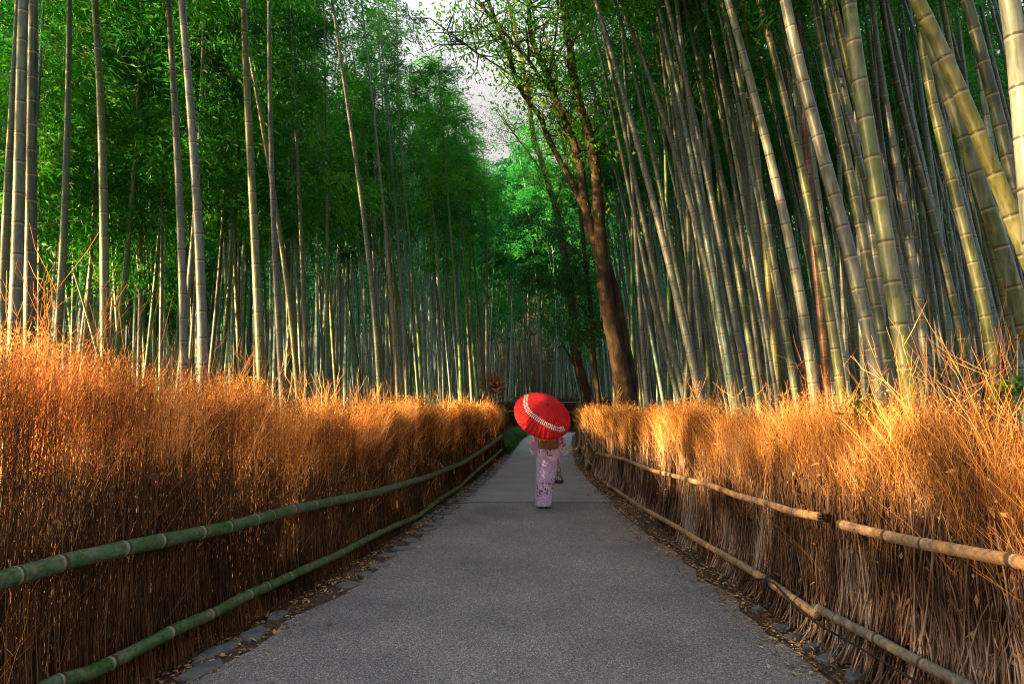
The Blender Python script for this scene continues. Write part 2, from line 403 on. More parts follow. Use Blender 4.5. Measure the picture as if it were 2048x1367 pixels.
def leaf_quads(C, D, L, W, rs):
    """kites: C base points, D unit directions"""
    n = len(C); side = np.cross(D, rs.randn(n, 3)); side /= np.linalg.norm(side, axis=1)[:, None] + 1e-9
    mid = C + D * (L * 0.42)[:, None]; tip = C + D * L[:, None]; tip[:, 2] -= 0.12 * L
    V = np.stack([C, mid + side * (W / 2)[:, None], tip, mid - side * (W / 2)[:, None]], 1).reshape(-1, 3)
    return V, np.arange(n * 4).reshape(n, 4)
def crown_mesh(name, seed, H=7.5, R=1.5, nb=60, per=75, lmat=M_LEAF, L=0.15, W=0.024, low=0.25):
    rs = np.random.RandomState(seed); a = Acc()
    C = []; D = []; Rn = []
    BP = []; BR = []
    for b in range(nb):
        t = rs.rand() ** 0.85; z = t * H
        ln = R * (0.35 + 0.75 * math.sin(math.pi * min(1, 0.18 + 0.78 * t))) * rs.uniform(0.6, 1.15)
        ph = rs.rand() * 6.283; up = rs.uniform(0.3, 0.9); dr = rs.uniform(0.5, 1.1)
        s = np.linspace(0, 1, 6)
        px = ln * s; pz = z + ln * (up * s - dr * s * s)
        w = rs.randn() * 0.25
        P = np.stack([np.cos(ph + w * s) * px, np.sin(ph + w * s) * px, pz], 1)
        BP.append(P); BR.append(0.009 * (1 - 0.8 * s))
        m = int(per * rs.uniform(0.5, 1.4) * (0.5 + ln / R))
        ss = rs.uniform(low, 1.05, m)
        c = np.stack([np.interp(ss, s, P[:, q]) for q in range(3)], 1) + rs.randn(m, 3) * np.array([0.13, 0.13, 0.09]) * (0.4 + ss[:, None])
        d = np.stack([np.cos(ph) + rs.randn(m) * 0.8, np.sin(ph) + rs.randn(m) * 0.8, -0.35 + rs.randn(m) * 0.45], 1)
        d /= np.linalg.norm(d, axis=1)[:, None]
        C.append(c); D.append(d); Rn.append(np.clip(0.5 + 0.2 * rs.randn() + 0.2 * rs.randn(m), 0, 1))
    C = np.concatenate(C); D = np.concatenate(D); Rn = np.concatenate(Rn); n = len(C)
    V, Fq = leaf_quads(C, D, L * rs.uniform(0.7, 1.3, n), W * rs.uniform(0.7, 1.3, n), rs)
    a.add(V, Fq, 0, rnd=np.repeat(Rn, 4))
    V, Fq, r = many_tubes(np.array(BP), np.array(BR), 3); a.add(V, Fq, 1, rnd=r)
    me = a.mesh(name, [lmat, M_STALK_L], smooth=False)
    return me
CROWNS = [crown_mesh('foliage', 10 + k, nb=75, per=85, L=0.17, W=0.032) for k in range(5)]
CROWNS_THIN = [crown_mesh('foliage', 30 + k, H=6, R=0.95, nb=40, per=60, L=0.17, W=0.03) for k in range(3)]
CROWNS_FAR = [crown_mesh('foliage', 50 + k, H=11, R=2.2, nb=95, per=85, lmat=M_LEAFF, L=0.26, W=0.06) for k in range(4)]

TINT = {'grey': (0.088, 0.112, 0.125), 'dark': (0.022, 0.042, 0.026), 'green': (0.035, 0.14, 0.022), 'olive': (0.062, 0.088, 0.032),
        'yellow': (0.13, 0.135, 0.035), 'pale': (0.135, 0.158, 0.155), 'red': (0.17, 0.055, 0.04), 'blue': (0.10, 0.19, 0.215), 'greygreen': (0.055, 0.09, 0.062)}  # blue: waxy culms, brightened in place of distance haze
NAMEC = {'grey': 'grey', 'dark': 'dark green', 'green': 'bright green', 'olive': 'olive green', 'yellow': 'yellow', 'pale': 'pale mottled',
         'red': 'reddish brown', 'blue': 'blue-grey', 'greygreen': 'grey-green'}
placed = []
def traced(pts, w, col, label, D=0.125, side=None, crown='n', H=14.5, group=None, seed=None):
    pts = sorted(pts, key=lambda p: -p[1])
    bx = pts[0][0]; by = pts[0][1]
    if side is None: side = -1 if bx < 1010 else 1
    d = F * D / w
    ys = np.linspace(2, 40, 800); xs = (bx - 1024) / F / CP * ys * 1.0
    if side < 0: ok = ys[(xs < lf(ys) - 0.55) | (ys > 25.6)]
    else: ok = ys[xs > rf(ys) + 0.5]
    if len(ok): d = max(d, ok[0])
    W = np.array([at_y(px, py, d) for px, py in pts])
    z, x = W[:, 2], W[:, 0]
    deg = min(3 if len(pts) > 4 else 2, len(pts) - 1)
    cf = np.polyfit(z, x, deg); pf = np.poly1d(cf); dpf = pf.deriv()
    zb, zt = z.min(), z.max()
    sl0, sl1 = float(dpf(zb)), float(dpf(zt))
    sl0 = max(-0.5, min(0.5, sl0)); sl1 = max(-0.6, min(0.6, sl1))
    x0 = float(pf(zb)) - sl0 * zb
    def P0(t):
        if t < zb: return (x0 + sl0 * t, d, t)
        if t > zt: return (float(pf(zt)) + sl1 * (t - zt), d, t)
        return (float(pf(t)), d, t)
    zm = 3.0
    r0 = (0.46 if w < 20 else 0.43) * w * d / F / (1 - 0.8 * zm / H)
    r0 = min(r0, 0.105)
    base = np.array(P0(0))
    root = empty('bamboo', base, label, 'bamboo', group)
    sd_ = seed if seed is not None else int(bx * 7 + by)
    me = culm_mesh('culm', lambda t: np.array(P0(t)) - base, r0, H, random.Random(sd_).uniform(0.27, 0.34), 16 if w > 14 else 12, seed=sd_)
    c = ob('culm', me, root)
    tc = TINT[col]; rr = random.Random(sd_ + 1); k = rr.uniform(0.85, 1.15)
    c.color = (tc[0] * k, tc[1] * k, tc[2] * k, 1)
    if crown:
        zc = max(7.0, 1.7 + 880 * d / F + 0.3) if crown == 'n' else float(crown)
        if zc < H - 3:
            p = np.array(P0(zc)) - base
            cr = ob('foliage', (CROWNS if crown == 'n' else CROWNS_THIN)[sd_ % (5 if crown == 'n' else 3)], root)
            cr.location = p; s = (H - zc) / 7.5 if crown == 'n' else (H - zc) / 6
            cr.scale = (1, 1, s); cr.rotation_euler = (0, math.atan(sl1), 0)
            if crown != 'n': pass
    placed.append((base[0], d))
    return root

GL = 'bamboo behind the left brushwood fence'
GR = 'bamboo behind the right brushwood fence'
left = [
 ([(8,600),(12,467),(16,350),(29,150),(36,0)], 18, 'greygreen', 'grey-green bamboo cut by the left frame edge, left of the pair rising side by side'),
 ([(27,700),(31,600),(36,467),(41,235),(47,0)], 26, 'greygreen', 'stout dark-ringed bamboo, second from the left frame edge, overlapping its neighbour'),
 ([(59,700),(60,600),(61,467),(64,230),(66,0)], 25, 'dark', 'stout dark green bamboo close right of the second stout bamboo at the left edge'),
 ([(33,100),(26,40),(20,0)], 7, 'dark', 'thin dark bamboo crossing the top left corner behind the stout trio', ),
 ([(98,700),(97,600),(91,467)], 7, 'green', 'slim green bamboo in the gap right of the stout trio at the left edge'),
 ([(117,650),(125,500),(128,467),(135,235),(139,0)], 16, 'greygreen', 'straight brownish-green bamboo, fourth big culm from the left frame edge'),
 ([(210,740),(209,600),(208,467),(202,235),(189,0)], 20, 'olive', 'stout olive bamboo with faint rings standing alone left of the two grey ones'),
 ([(291,750),(284,600),(270,467),(240,195),(220,100),(207,0)], 9, 'green', 'slim green bamboo leaning left, just right of the stout olive bamboo'),
 ([(313,740),(303,600),(290,467),(266,190)], 8, 'green', 'slim green bamboo left of the two tall grey bamboos, leaning left at the top'),
 ([(246,800),(241,740),(232,600),(222,450)], 9, 'green', 'short-seen green bamboo hugging the right side of the stout olive bamboo'),
 ([(328,700),(321,520)], 6, 'green', 'thin green bamboo almost touching the left of the two tall grey bamboos'),
 ([(368,740),(367,600),(361,467),(351,235),(337,0)], 18, 'grey', 'left one of the two tall grey bamboos with dark rings'),
 ([(385,740),(383,600),(378,450)], 8, 'dark', 'dark green bamboo squeezed between the two tall grey bamboos'),
 ([(405,800),(407,740),(403,600),(396,467),(383,235),(363,0)], 22, 'grey', 'right one of the two tall grey bamboos, the thickest grey culm on the left'),
 ([(482,780),(474,600),(465,467),(453,235),(434,40)], 10, 'olive', 'slender olive bamboo halfway between the grey pair and the next thick culm'),
 ([(484,810),(485,740),(491,600),(498,450)], 6, 'yellow', 'thin yellow-green bamboo leaning right, crossing behind the slender olive one'),
 ([(523,820),(523,740),(515,600),(508,467),(497,235),(487,0)], 19, 'olive', 'thick green bamboo with pale rings, orange light down its middle'),
 ([(566,830),(565,740),(554,600),(546,467),(542,235),(538,0)], 14, 'grey', 'straight grey-brown bamboo right of the thick pale-ringed one'),
 ([(597,800),(593,740),(578,600),(557,450),(537,330),(523,235),(504,137)], 13, 'olive', 'yellow-green bamboo leaning left behind the straight grey-brown one'),
 ([(604,750),(586,600),(571,450)], 8, 'green', 'thin green bamboo tucked behind the yellow-green leaning bamboo'),
 ([(613,790),(613,740),(608,600),(601,467),(591,235),(578,0)], 11, 'olive', 'upright olive bamboo right of the yellow-green leaning one'),
 ([(646,740),(641,600),(635,467),(629,235)], 7, 'blue', 'thin blue-grey bamboo right of the upright olive one'),
 ([(677,830),(670,740),(661,600),(651,467),(649,350),(636,235)], 8, 'yellow', 'thin yellow bamboo lit orange all along its left side'),
 ([(725,800),(718,750),(705,650),(688,550),(670,450)], 7, 'green', 'vivid green thin bamboo leaning left across the blue-grey culms'),
 ([(759,800),(757,700),(747,600),(729,467),(700,235),(679,100),(664,0)], 13, 'greygreen', 'tall pale bamboo with orange-lit left edge, leaning left, middle of the left grove'),
 ([(775,830),(768,740),(757,650),(750,560)], 7, 'yellow', 'thin yellow bamboo rising close right of the tall pale leaning one'),
 ([(788,850),(782,750),(775,600),(761,450),(746,350),(729,200)], 7, 'yellow', 'thin yellow bamboo just left of the ringed light grey bamboo'),
 ([(798,850),(796,800),(790,700),(784,600),(771,467),(759,350),(749,235),(723,0)], 10, 'pale', 'light grey bamboo with many dark rings, middle of the left grove'),
 ([(797,840),(793,700),(783,560),(776,450)], 6, 'green', 'thin green bamboo behind the ringed light grey bamboo'),
 ([(816,830),(809,700),(806,600),(793,450),(776,235)], 9, 'grey', 'grey bamboo right of the ringed light grey one, fading into leaves'),
 ([(812,840),(803,770),(797,700)], 8, 'yellow', 'leaning pale yellow culm lit orange between two grey bamboos'),
 ([(843,800),(838,700),(831,600),(817,467),(797,200)], 9, 'green', 'bright green bamboo with pale rings, right part of the left grove'),
 ([(834,800),(826,740),(815,680)], 7, 'green', 'short-seen green bamboo leaning left of the bright ringed green one'),
 ([(882,820),(886,700),(891,600),(897,467),(906,300),(918,170),(928,70)], 7, 'pale', 'thin tan bamboo leaning right, crossing the others in the left grove'),
 ([(895,840),(892,790),(885,700),(875,600)], 7, 'green', 'green bamboo crossing behind the thin tan bamboo that leans right'),
 ([(923,810),(920,700),(911,600),(901,450),(884,235)], 9, 'green', 'upright green bamboo right of the thin tan leaning bamboo'),
 ([(944,800),(939,700),(932,600),(923,450)], 8, 'greygreen', 'green bamboo with pale rings left of the last two by the fence end'),
 ([(957,800),(947,700),(942,600)], 7, 'green', 'green short-ringed bamboo third from the end of the left fence'),
 ([(973,815),(963,700),(951,560),(945,480)], 7, 'greygreen', 'leaning green bamboo with orange foot next to the last pale one of the left grove'),
 ([(966,700),(963,600),(966,460),(970,400)], 6, 'blue', 'thin blue-white bamboo behind the end of the left fence'),
 ([(975,810),(974,700),(973,600),(973,460),(966,300)], 8, 'pale', 'pale upright bamboo nearest the end of the left fence'),
]
for pts, w, c, lab in left:
    x = pts[0][0]
    traced(pts, w, c, lab, side=-1, group=GL, crown='n' if x < 860 and w > 8 else '8', H=14.5 if x < 860 else 12.0)
# the broken slanting cane
traced([(191,690),(165,600),(137,513)], 5, 'yellow', 'broken slanting thin cane left of the stout olive bamboo', side=-1, group=GL, crown=None, H=3.4, D=0.03)

right = [
 ([(1231,850),(1229,792),(1227,723),(1224,655)], 8, 'yellow', 'thin yellow bamboo standing right against the big brown tree trunk', 7),
 ([(1240,790),(1238,600),(1238,467),(1224,325),(1207,219),(1193,147),(1176,68),(1157,0)], 6, 'blue', 'thin blue-grey bamboo that bends left behind the big brown tree', None),
 ([(1262,840),(1265,723),(1265,587),(1263,518),(1265,450)], 10, 'green', 'upright green bamboo with pale rings right of the big brown tree', 8),
 ([(1282,850),(1280,780),(1275,700),(1262,600),(1255,518),(1245,430)], 7, 'olive', 'thin olive bamboo next to the upright green ringed one', None),
 ([(1294,809),(1289,723),(1282,655),(1279,587)], 12, 'grey', 'grey bamboo leaning slightly left, second right of the upright green ringed one', None),
 ([(1296,850),(1297,700),(1299,600),(1300,520)], 9, 'pale', 'pale upright bamboo crossed by the leaning ones, right of the brown tree', None),
 ([(1380,880),(1372,845),(1355,790),(1338,730),(1320,662),(1306,604),(1292,535),(1272,450),(1262,386),(1241,308),(1224,222),(1207,137),(1187,44),(1174,0)], 12, 'pale', 'curved pale bamboo sweeping far left, lower left of the pair side by side', 'n'),
 ([(1386,850),(1365,790),(1350,723),(1327,621),(1306,535),(1289,450),(1275,386),(1258,308),(1240,220),(1222,137),(1200,50),(1188,0)], 13, 'pale', 'curved pale bamboo sweeping left, upper one of the pair side by side', 'n'),
 ([(1335,840),(1337,758),(1339,655),(1337,552)], 11, 'green', 'green bamboo foot seen between the sweeping pale pair and the thick grey one', None),
 ([(1411,843),(1399,792),(1386,723),(1363,655),(1348,563),(1333,494),(1320,450),(1299,386),(1279,301),(1255,219),(1231,137),(1210,62),(1190,0)], 17, 'grey', 'thick blue-grey bamboo arching left over the sweeping pale pair', 'n'),
 ([(1372,800),(1374,757),(1378,604),(1379,535),(1377,467),(1375,376),(1369,273),(1365,171),(1360,68),(1362,0)], 14, 'greygreen', 'almost upright grey-green bamboo between leaning ones, seen to the top edge', 'n'),
 ([(1478,819),(1471,792),(1461,723),(1450,672),(1430,597),(1409,518),(1389,450),(1365,360),(1340,273),(1327,232),(1306,171),(1282,106),(1258,51),(1235,0)], 15, 'pale', 'long bamboo arching left, yellow foot, crossing behind the upright grey-green one', 'n'),
 ([(1420,830),(1416,700),(1404,560),(1396,450)], 9, 'green', 'slim green bamboo in the dark gap right of the upright grey-green one', None),
 ([(1436,830),(1430,720),(1418,600),(1405,500)], 9, 'olive', 'slim olive bamboo with tan lower half beside the dark gap', None),
 ([(1482,830),(1475,780),(1464,706),(1457,621),(1447,553),(1433,450),(1420,330),(1412,200)], 9, 'grey', 'slim grey bamboo with orange patches left of the red-ringed green one', None),
 ([(1530,870),(1522,843),(1509,758),(1498,672),(1485,587),(1468,508),(1461,467),(1447,376),(1427,280),(1409,191),(1392,102),(1368,0)], 15, 'greygreen', 'dark green bamboo with reddish rings and bright orange patches high up', 'n'),
 ([(1440,450),(1425,250),(1410,120),(1386,0)], 10, 'green', 'green bamboo half hidden behind the orange-patched one at the top', None),
 ([(1539,757),(1533,689),(1522,621),(1512,535),(1495,450),(1480,340)], 12, 'grey', 'grey-brown slim bamboo left of the green one with whitish bloom', None),
 ([(1560,843),(1553,757),(1546,655),(1537,560)], 15, 'yellow', 'pale yellow bamboo foot glowing in front of the green curved one', None),
 ([(1575,780),(1567,740),(1556,689),(1546,628),(1533,570),(1519,501),(1505,450),(1498,410),(1485,342),(1474,290),(1461,222),(1451,154),(1433,82),(1416,0)], 14, 'greygreen', 'curved bamboo turning from grey above to green below, left of the thick mottled one', 'n'),
 ([(1560,700),(1543,587),(1533,518),(1526,467),(1519,410),(1512,359),(1502,273),(1495,191)], 13, 'grey', 'brown-grey bamboo just behind and left of the thick mottled grey one', None),
 ([(1610,800),(1595,650),(1580,500),(1567,359),(1553,290),(1543,222),(1533,154),(1522,85),(1512,0)], 8, 'blue', 'thin blue-grey bamboo right behind the thick mottled grey one', None),
 ([(1637,870),(1635,843),(1628,792),(1621,717),(1618,672),(1604,611),(1594,559),(1580,501),(1567,431),(1553,373),(1539,311),(1522,249),(1509,188),(1492,123),(1474,62),(1454,0)], 23, 'pale', 'thick mottled grey bamboo with lichen, arching left from the fence', 'n'),
 ([(1656,792),(1652,740),(1647,672),(1639,604),(1633,539),(1626,460)], 17, 'red', 'reddish brown dead bamboo foot, the only red one in the right grove', None),
 ([(1692,850),(1686,799),(1676,734),(1666,669),(1652,597),(1642,529),(1628,450),(1615,386),(1601,325),(1587,273),(1570,205),(1553,137),(1536,68),(1519,0)], 21, 'olive', 'yellow-green bamboo glowing orange mid-height, right of the red dead one', 'n'),
 ([(1695,700),(1670,560),(1650,450),(1632,410),(1618,290),(1608,102),(1601,0)], 13, 'grey', 'dull grey bamboo hidden behind the thick light grey arching one', None),
 ([(1775,870),(1770,843),(1762,792),(1751,723),(1738,655),(1721,583),(1700,512),(1676,434),(1656,359),(1639,280),(1621,208),(1601,133),(1584,51),(1567,0)], 30, 'grey', 'thickest light grey bamboo arching left, smooth with sharp dark rings', 'n'),
 ([(1735,850),(1725,760),(1712,650),(1697,540),(1680,470)], 17, 'pale', 'pale grey culm close along the left side of the thickest light grey bamboo', None),
 ([(1790,830),(1780,760),(1768,689),(1755,611),(1738,542),(1724,467),(1707,390),(1693,314),(1676,239),(1662,164),(1645,92),(1627,0)], 24, 'dark', 'dark green stout bamboo between the thickest grey and the mottled yellow one', 'n'),
 ([(1760,620),(1750,500),(1740,440),(1724,359),(1710,284),(1693,205),(1676,126),(1662,62),(1649,0)], 19, 'grey', 'dark grey bamboo right of the dark green stout one, seen in the upper half', 'n'),
 ([(1830,870),(1826,836),(1823,792),(1809,703),(1796,624),(1779,539),(1765,455),(1751,373),(1741,290),(1727,208),(1717,126),(1703,41),(1695,0)], 37, 'olive', 'very thick mottled yellow-green bamboo with lichen and glowing orange foot', 'n'),
 ([(1815,760),(1800,620),(1785,467),(1779,393),(1768,325),(1762,256),(1751,188),(1741,120),(1734,51),(1727,0)], 14, 'grey', 'slim brown-grey bamboo just right of the very thick mottled one', None),
 ([(1860,820),(1854,757),(1847,689),(1837,604),(1826,518),(1816,450),(1799,376),(1789,308),(1775,229),(1765,154),(1751,68),(1744,0)], 18, 'grey', 'blue-grey bamboo with orange glints, second right of the very thick mottled one', 'n'),
 ([(1880,800),(1870,690),(1860,580),(1848,480),(1840,400)], 13, 'grey', 'slim bamboo with tan lit lower half behind the long twiggy sprig', None),
 ([(1940,770),(1932,723),(1919,655),(1905,587),(1888,518),(1867,450),(1850,410),(1833,325),(1816,256),(1796,171),(1779,85),(1762,0)], 18, 'dark', 'very dark green bamboo curving left behind the long twiggy sprig', 'n'),
 ([(1856,430),(1840,340),(1826,256),(1809,171),(1792,85),(1779,0)], 12, 'grey', 'slim grey bamboo with two orange light patches near the top edge', None),
 ([(1900,700),(1890,560),(1875,450),(1862,330)], 15, 'blue', 'blue-grey culm in shade left of the scarred green bamboo', None),
 ([(1998,800),(1994,775),(1987,717),(1973,641),(1960,570),(1943,501),(1926,467),(1915,410),(1895,325),(1874,239),(1854,137),(1840,34)], 25, 'olive', 'green bamboo with pale scars and yellow stripe, right of the shaded culms', 'n'),
 ([(1945,620),(1925,480),(1905,330),(1885,150),(1868,0)], 13, 'grey', 'slim shaded grey bamboo behind the scarred green one', None),
 ([(2050,800),(2045,758),(2032,689),(2014,621),(1997,553),(1980,484),(1965,420),(1945,330),(1925,240)], 17, 'yellow', 'bright yellow bamboo lit at its foot by the right frame edge', None),
 ([(2075,760),(2060,690),(2042,628),(2018,539),(1987,451),(1960,373),(1932,287),(1902,198),(1871,113),(1845,30)], 33, 'olive', 'stout olive bamboo with orange rings, left of the great leaning yellow-green one', 'n'),
 ([(2130,700),(2075,560),(2038,467),(2028,444),(1997,373),(1967,290),(1932,212),(1898,133),(1864,58),(1833,0)], 36, 'yellow', 'great leaning yellow-green bamboo cutting across the upper right corner', 'n'),
 ([(2085,620),(2042,424),(2021,335),(1997,239),(1970,137),(1949,51),(1932,0)], 30, 'dark', 'stout dark bamboo behind the great leaning one at the upper right', 'n'),
 ([(2028,290),(2004,191),(1980,102),(1960,0)], 14, 'grey', 'slim bamboo with long orange light patches in the upper right corner', None),
 ([(2085,600),(2060,400),(2052,300),(2042,202),(2028,62),(2018,0)], 46, 'pale', 'very thick pale bamboo cut off by the right frame edge', 'n'),
]
for pts, w, c, lab, cr in right:
    traced(pts, w, c, lab, side=1, group=GR, crown=cr, D=0.135)

# repeated culms of the deeper grove, built once per kind and copied
def proto_culm(seed, H, lean, curve, r0):
    rr = random.Random(seed)
    a, b = lean, curve
    fx = lambda t: a * t - b * (t / H) ** 2.5
    fy = lambda t: 0.02 * t * rr.choice((1, 1)) * math.sin(seed)
    return culm_mesh('culm', lambda t: np.array([fx(t), fy(t), t]), r0, H, 0.34, 8, seed=seed), fx, fy
PROT = []
for k in range(8):
    H = [15, 16, 17, 15.5, 16.5, 18, 14.5, 17][k]
    PROT.append((H,) + proto_culm(100 + k, H, [-0.02, -0.06, 0.03, -0.04, 0.0, -0.08, 0.05, -0.01][k], [1.2, 0.8, 1.5, 0.4, 1.0, 0.6, 1.1, 1.4][k], [0.062, 0.055, 0.066, 0.058, 0.07, 0.06, 0.052, 0.064][k]))
rr = random.Random(11)
def place(x, y, col, label, group, lean=0.0, crown=CROWNS, cz=None, csc=1.0, z=None, sc=1.0):
    k = rr.randrange(8); H, me, fx, fy = PROT[k]
    zz = float(terrain(x, y)) if z is None else z
    root = empty('bamboo', (x, y, zz), label, 'bamboo', group)
    root.rotation_euler = (rr.uniform(-0.02, 0.02), lean + rr.uniform(-0.035, 0.035), 0)
    s = sc * rr.uniform(0.92, 1.08); root.scale = (s, s, s)
    c = ob('culm', me, root); tc = TINT[col]; q = rr.uniform(0.75, 1.25); c.color = (tc[0] * q, tc[1] * q, tc[2] * q, 1)
    if crown is not None:
        cz = H * 0.5 if cz is None else cz
        cr = ob('foliage', crown[rr.randrange(len(crown))], root)
        cr.location = (fx(cz), fy(cz), cz); hs = (H - cz) / (7.5 if crown is CROWNS else 11 if crown is CROWNS_FAR else 6)
        cr.scale = (csc, csc, hs * 1.05); cr.rotation_euler = (0, 0, rr.uniform(0, 6.28))
    placed.append((x, y))
    return root
def free(x, y, md=0.45): return all((x - a) ** 2 + (y - b) ** 2 > md * md for a, b in placed)
LSC = ['blue', 'blue', 'greygreen', 'green', 'grey', 'pale']
n = 0; tries = 0
while n < 84 and tries < 5000:
    tries += 1
    y = 9 + 31 * rr.random() ** 0.8; xmax = min(lf(min(y, 25)) - 0.9, -2.6 - 0.03 * y if y < 20 else -2.4) ; xmin = -0.84 * y - 1
    if xmin > xmax - 0.5: continue
    x = rr.uniform(xmin, xmax)
    if not free(x, y, 0.55): continue
    px = 1024 + F * x / y
    lowc = rr.random() < 0.3 and px < 620
    cc_ = rr.choice(LSC); place(x, y, cc_, 'slim %s bamboo in the shaded grove behind the left row of thick ones' % NAMEC[cc_], 'slim %s bamboos deep in the left grove' % NAMEC[cc_], cz=4.8 if lowc and px < 420 else max(6.5, 0.34 * y), csc=rr.uniform(0.85, 1.15))
    n += 1
n = 0; tries = 0
while n < 14 and tries < 3000:
    tries += 1
    y = rr.uniform(15, 40); x = rr.uniform(-0.09 * y - 1, min(-1.2, lf(min(y, 25)) - 0.8))
    if not free(x, y, 0.4): continue
    place(x, y, 'blue', 'slender blue-grey bamboo behind the far end of the left fence', 'slender bamboos by the end of the left fence', crown=CROWNS_THIN, cz=9.0, sc=0.72); n += 1
n = 0; tries = 0
while n < 108 and tries < 5000:
    tries += 1
    y = 6.0 + 24 * rr.random() ** 0.9; xmin = rf(y) + 0.7 + 0.04 * y; xmax = 0.84 * y + 1.5
    x = rr.uniform(xmin, xmax)
    if not free(x, y, 0.6): continue
    cc_ = rr.choice(['grey', 'blue', 'grey', 'greygreen', 'dark', 'olive']); place(x, y, cc_, 'slim %s bamboo in the shaded grove behind the right row of thick ones' % NAMEC[cc_], 'slim %s bamboos deep in the right grove' % NAMEC[cc_], lean=-0.10, cz=max(9.0, 0.4 * y), csc=0.8, crown=CROWNS if y > 11 else CROWNS_THIN)
    n += 1
n = 0; tries = 0
while n < 22 and tries < 3000:
    tries += 1
    y = rr.uniform(50.5, 62); x = rr.uniform(-7, 11)
    if not free(x, y, 0.7): continue
    place(x, y, 'blue', 'distant blue-grey bamboo beyond the end of the path', 'distant bamboos beyond the end of the path', crown=CROWNS_FAR, cz=9, sc=1.4)
    n += 1

# the rest of the grove: a mass nobody could count
rs = np.random.RandomState(5)
def mass(name, label, pts, Hs, leafn, seed, cz=0.45, lw=0.09, ll=0.32, lean=0.0, R=1.5):
    rs = np.random.RandomState(seed); M = len(pts); pts = np.asarray(pts)
    gz = terrain(pts[:, 0], pts[:, 1])
    t = np.linspace(0, 1, 5); H = np.asarray(Hs)
    lx = lean + rs.randn(M) * 0.05; ly = rs.randn(M) * 0.03
    P = np.zeros((M, 5, 3))
    P[:, :, 0] = pts[:, 0:1] + lx[:, None] * H[:, None] * t + 0.4 * rs.randn(M)[:, None] * t * t
    P[:, :, 1] = pts[:, 1:2] + ly[:, None] * H[:, None] * t
    P[:, :, 2] = gz[:, None] + H[:, None] * t
    a = Acc()
    V, Fq, r = many_tubes(P, 0.06 * rs.uniform(0.7, 1.2, M)[:, None] * (1 - 0.75 * t)[None, :], 6)
    a.add(V, Fq, 0, rnd=r, uv=np.stack([np.zeros(len(V)), V[:, 2] / 0.36], 1))
    n = leafn * M; idx = rs.randint(0, M, n); tt = cz + (1.02 - cz) * rs.rand(n)
    # clumps
    nc = 22; cl_t = cz + (1 - cz) * rs.rand(M, nc); cl_p = rs.randn(M, nc, 2) * R * 0.5; ci = rs.randint(0, nc, n)
    tt = cl_t[idx, ci]
    C = np.stack([np.array([np.interp(tt[q], t, P[idx[q], :, d]) for q in range(n)]) if False else P[idx, 0, d] + (P[idx, 4, d] - P[idx, 0, d]) * tt for d in range(3)], 1)
    C[:, :2] += cl_p[idx, ci] + rs.randn(n, 2) * 0.28; C[:, 2] += rs.randn(n) * 0.22
    D = np.stack([rs.randn(n), rs.randn(n), -0.4 + rs.randn(n) * 0.5], 1); D /= np.linalg.norm(D, axis=1)[:, None]
    V, Fq = leaf_quads(C, D, ll * rs.uniform(0.6, 1.3, n), lw * rs.uniform(0.6, 1.3, n), rs)
    a.add(V, Fq, 1, rnd=np.repeat(np.clip(0.5 + 0.25 * rs.randn(n), 0, 1), 4))
    o = ob(name, a.mesh(name, [M_CULM, M_LEAFF], smooth=False)); o.color = (0.24, 0.38, 0.41, 1)  # pale blue culm colour lifted to stand in for haze over the far trunks
    return tag(o, label, 'bamboo grove', kind='stuff')
def sample(n, fn):
    out = []
    while len(out) < n:
        y = rs.uniform(28, 95); x = rs.uniform(-0.86 * y - 4, 0.86 * y + 4)
        if fn(x, y): out.append((x, y))
    return out
ptsL = sample(760, lambda x, y: x < (-0.09 * y - 1 if y < 50 else 0))
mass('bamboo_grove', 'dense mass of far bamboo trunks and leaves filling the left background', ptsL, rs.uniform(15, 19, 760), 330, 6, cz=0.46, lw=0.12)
ptsR = sample(700, lambda x, y: x > (rf(y) + 4 if y < 50 else 5))
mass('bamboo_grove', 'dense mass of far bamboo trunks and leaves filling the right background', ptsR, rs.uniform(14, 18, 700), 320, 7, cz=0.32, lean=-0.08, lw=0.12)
ptsM = []
while len(ptsM) < 760:
    y = rs.uniform(19, 48); x = rs.uniform(-0.86 * y - 2, 0.86 * y + 2)
    if x < min(lf(min(y, 25)) - 1.5, -0.085 * y - 0.8) or x > rf(y) + 2.5: ptsM.append((x, y))
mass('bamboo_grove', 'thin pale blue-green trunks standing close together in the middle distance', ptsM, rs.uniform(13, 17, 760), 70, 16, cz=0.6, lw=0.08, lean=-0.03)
ptsM = []
while len(ptsM) < 260:
    y = rs.uniform(9, 34); x = rs.uniform(rf(y) + 1.5, 0.86 * y + 2)
    if x > rf(y) + 1.5: ptsM.append((x, y))
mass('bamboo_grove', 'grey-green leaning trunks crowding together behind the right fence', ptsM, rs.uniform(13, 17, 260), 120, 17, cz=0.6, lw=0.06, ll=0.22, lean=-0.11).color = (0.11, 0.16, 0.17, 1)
ptsC = [(rs.uniform(-9, 14), rs.uniform(63, 95)) for _ in range(330)]
mass('bamboo_grove', 'dense mass of far bamboo trunks beyond the end of the path', ptsC, rs.uniform(22, 28, 330), 460, 8, cz=0.30, R=2.2, ll=0.4, lw=0.12).color = (0.09, 0.16, 0.18, 1)
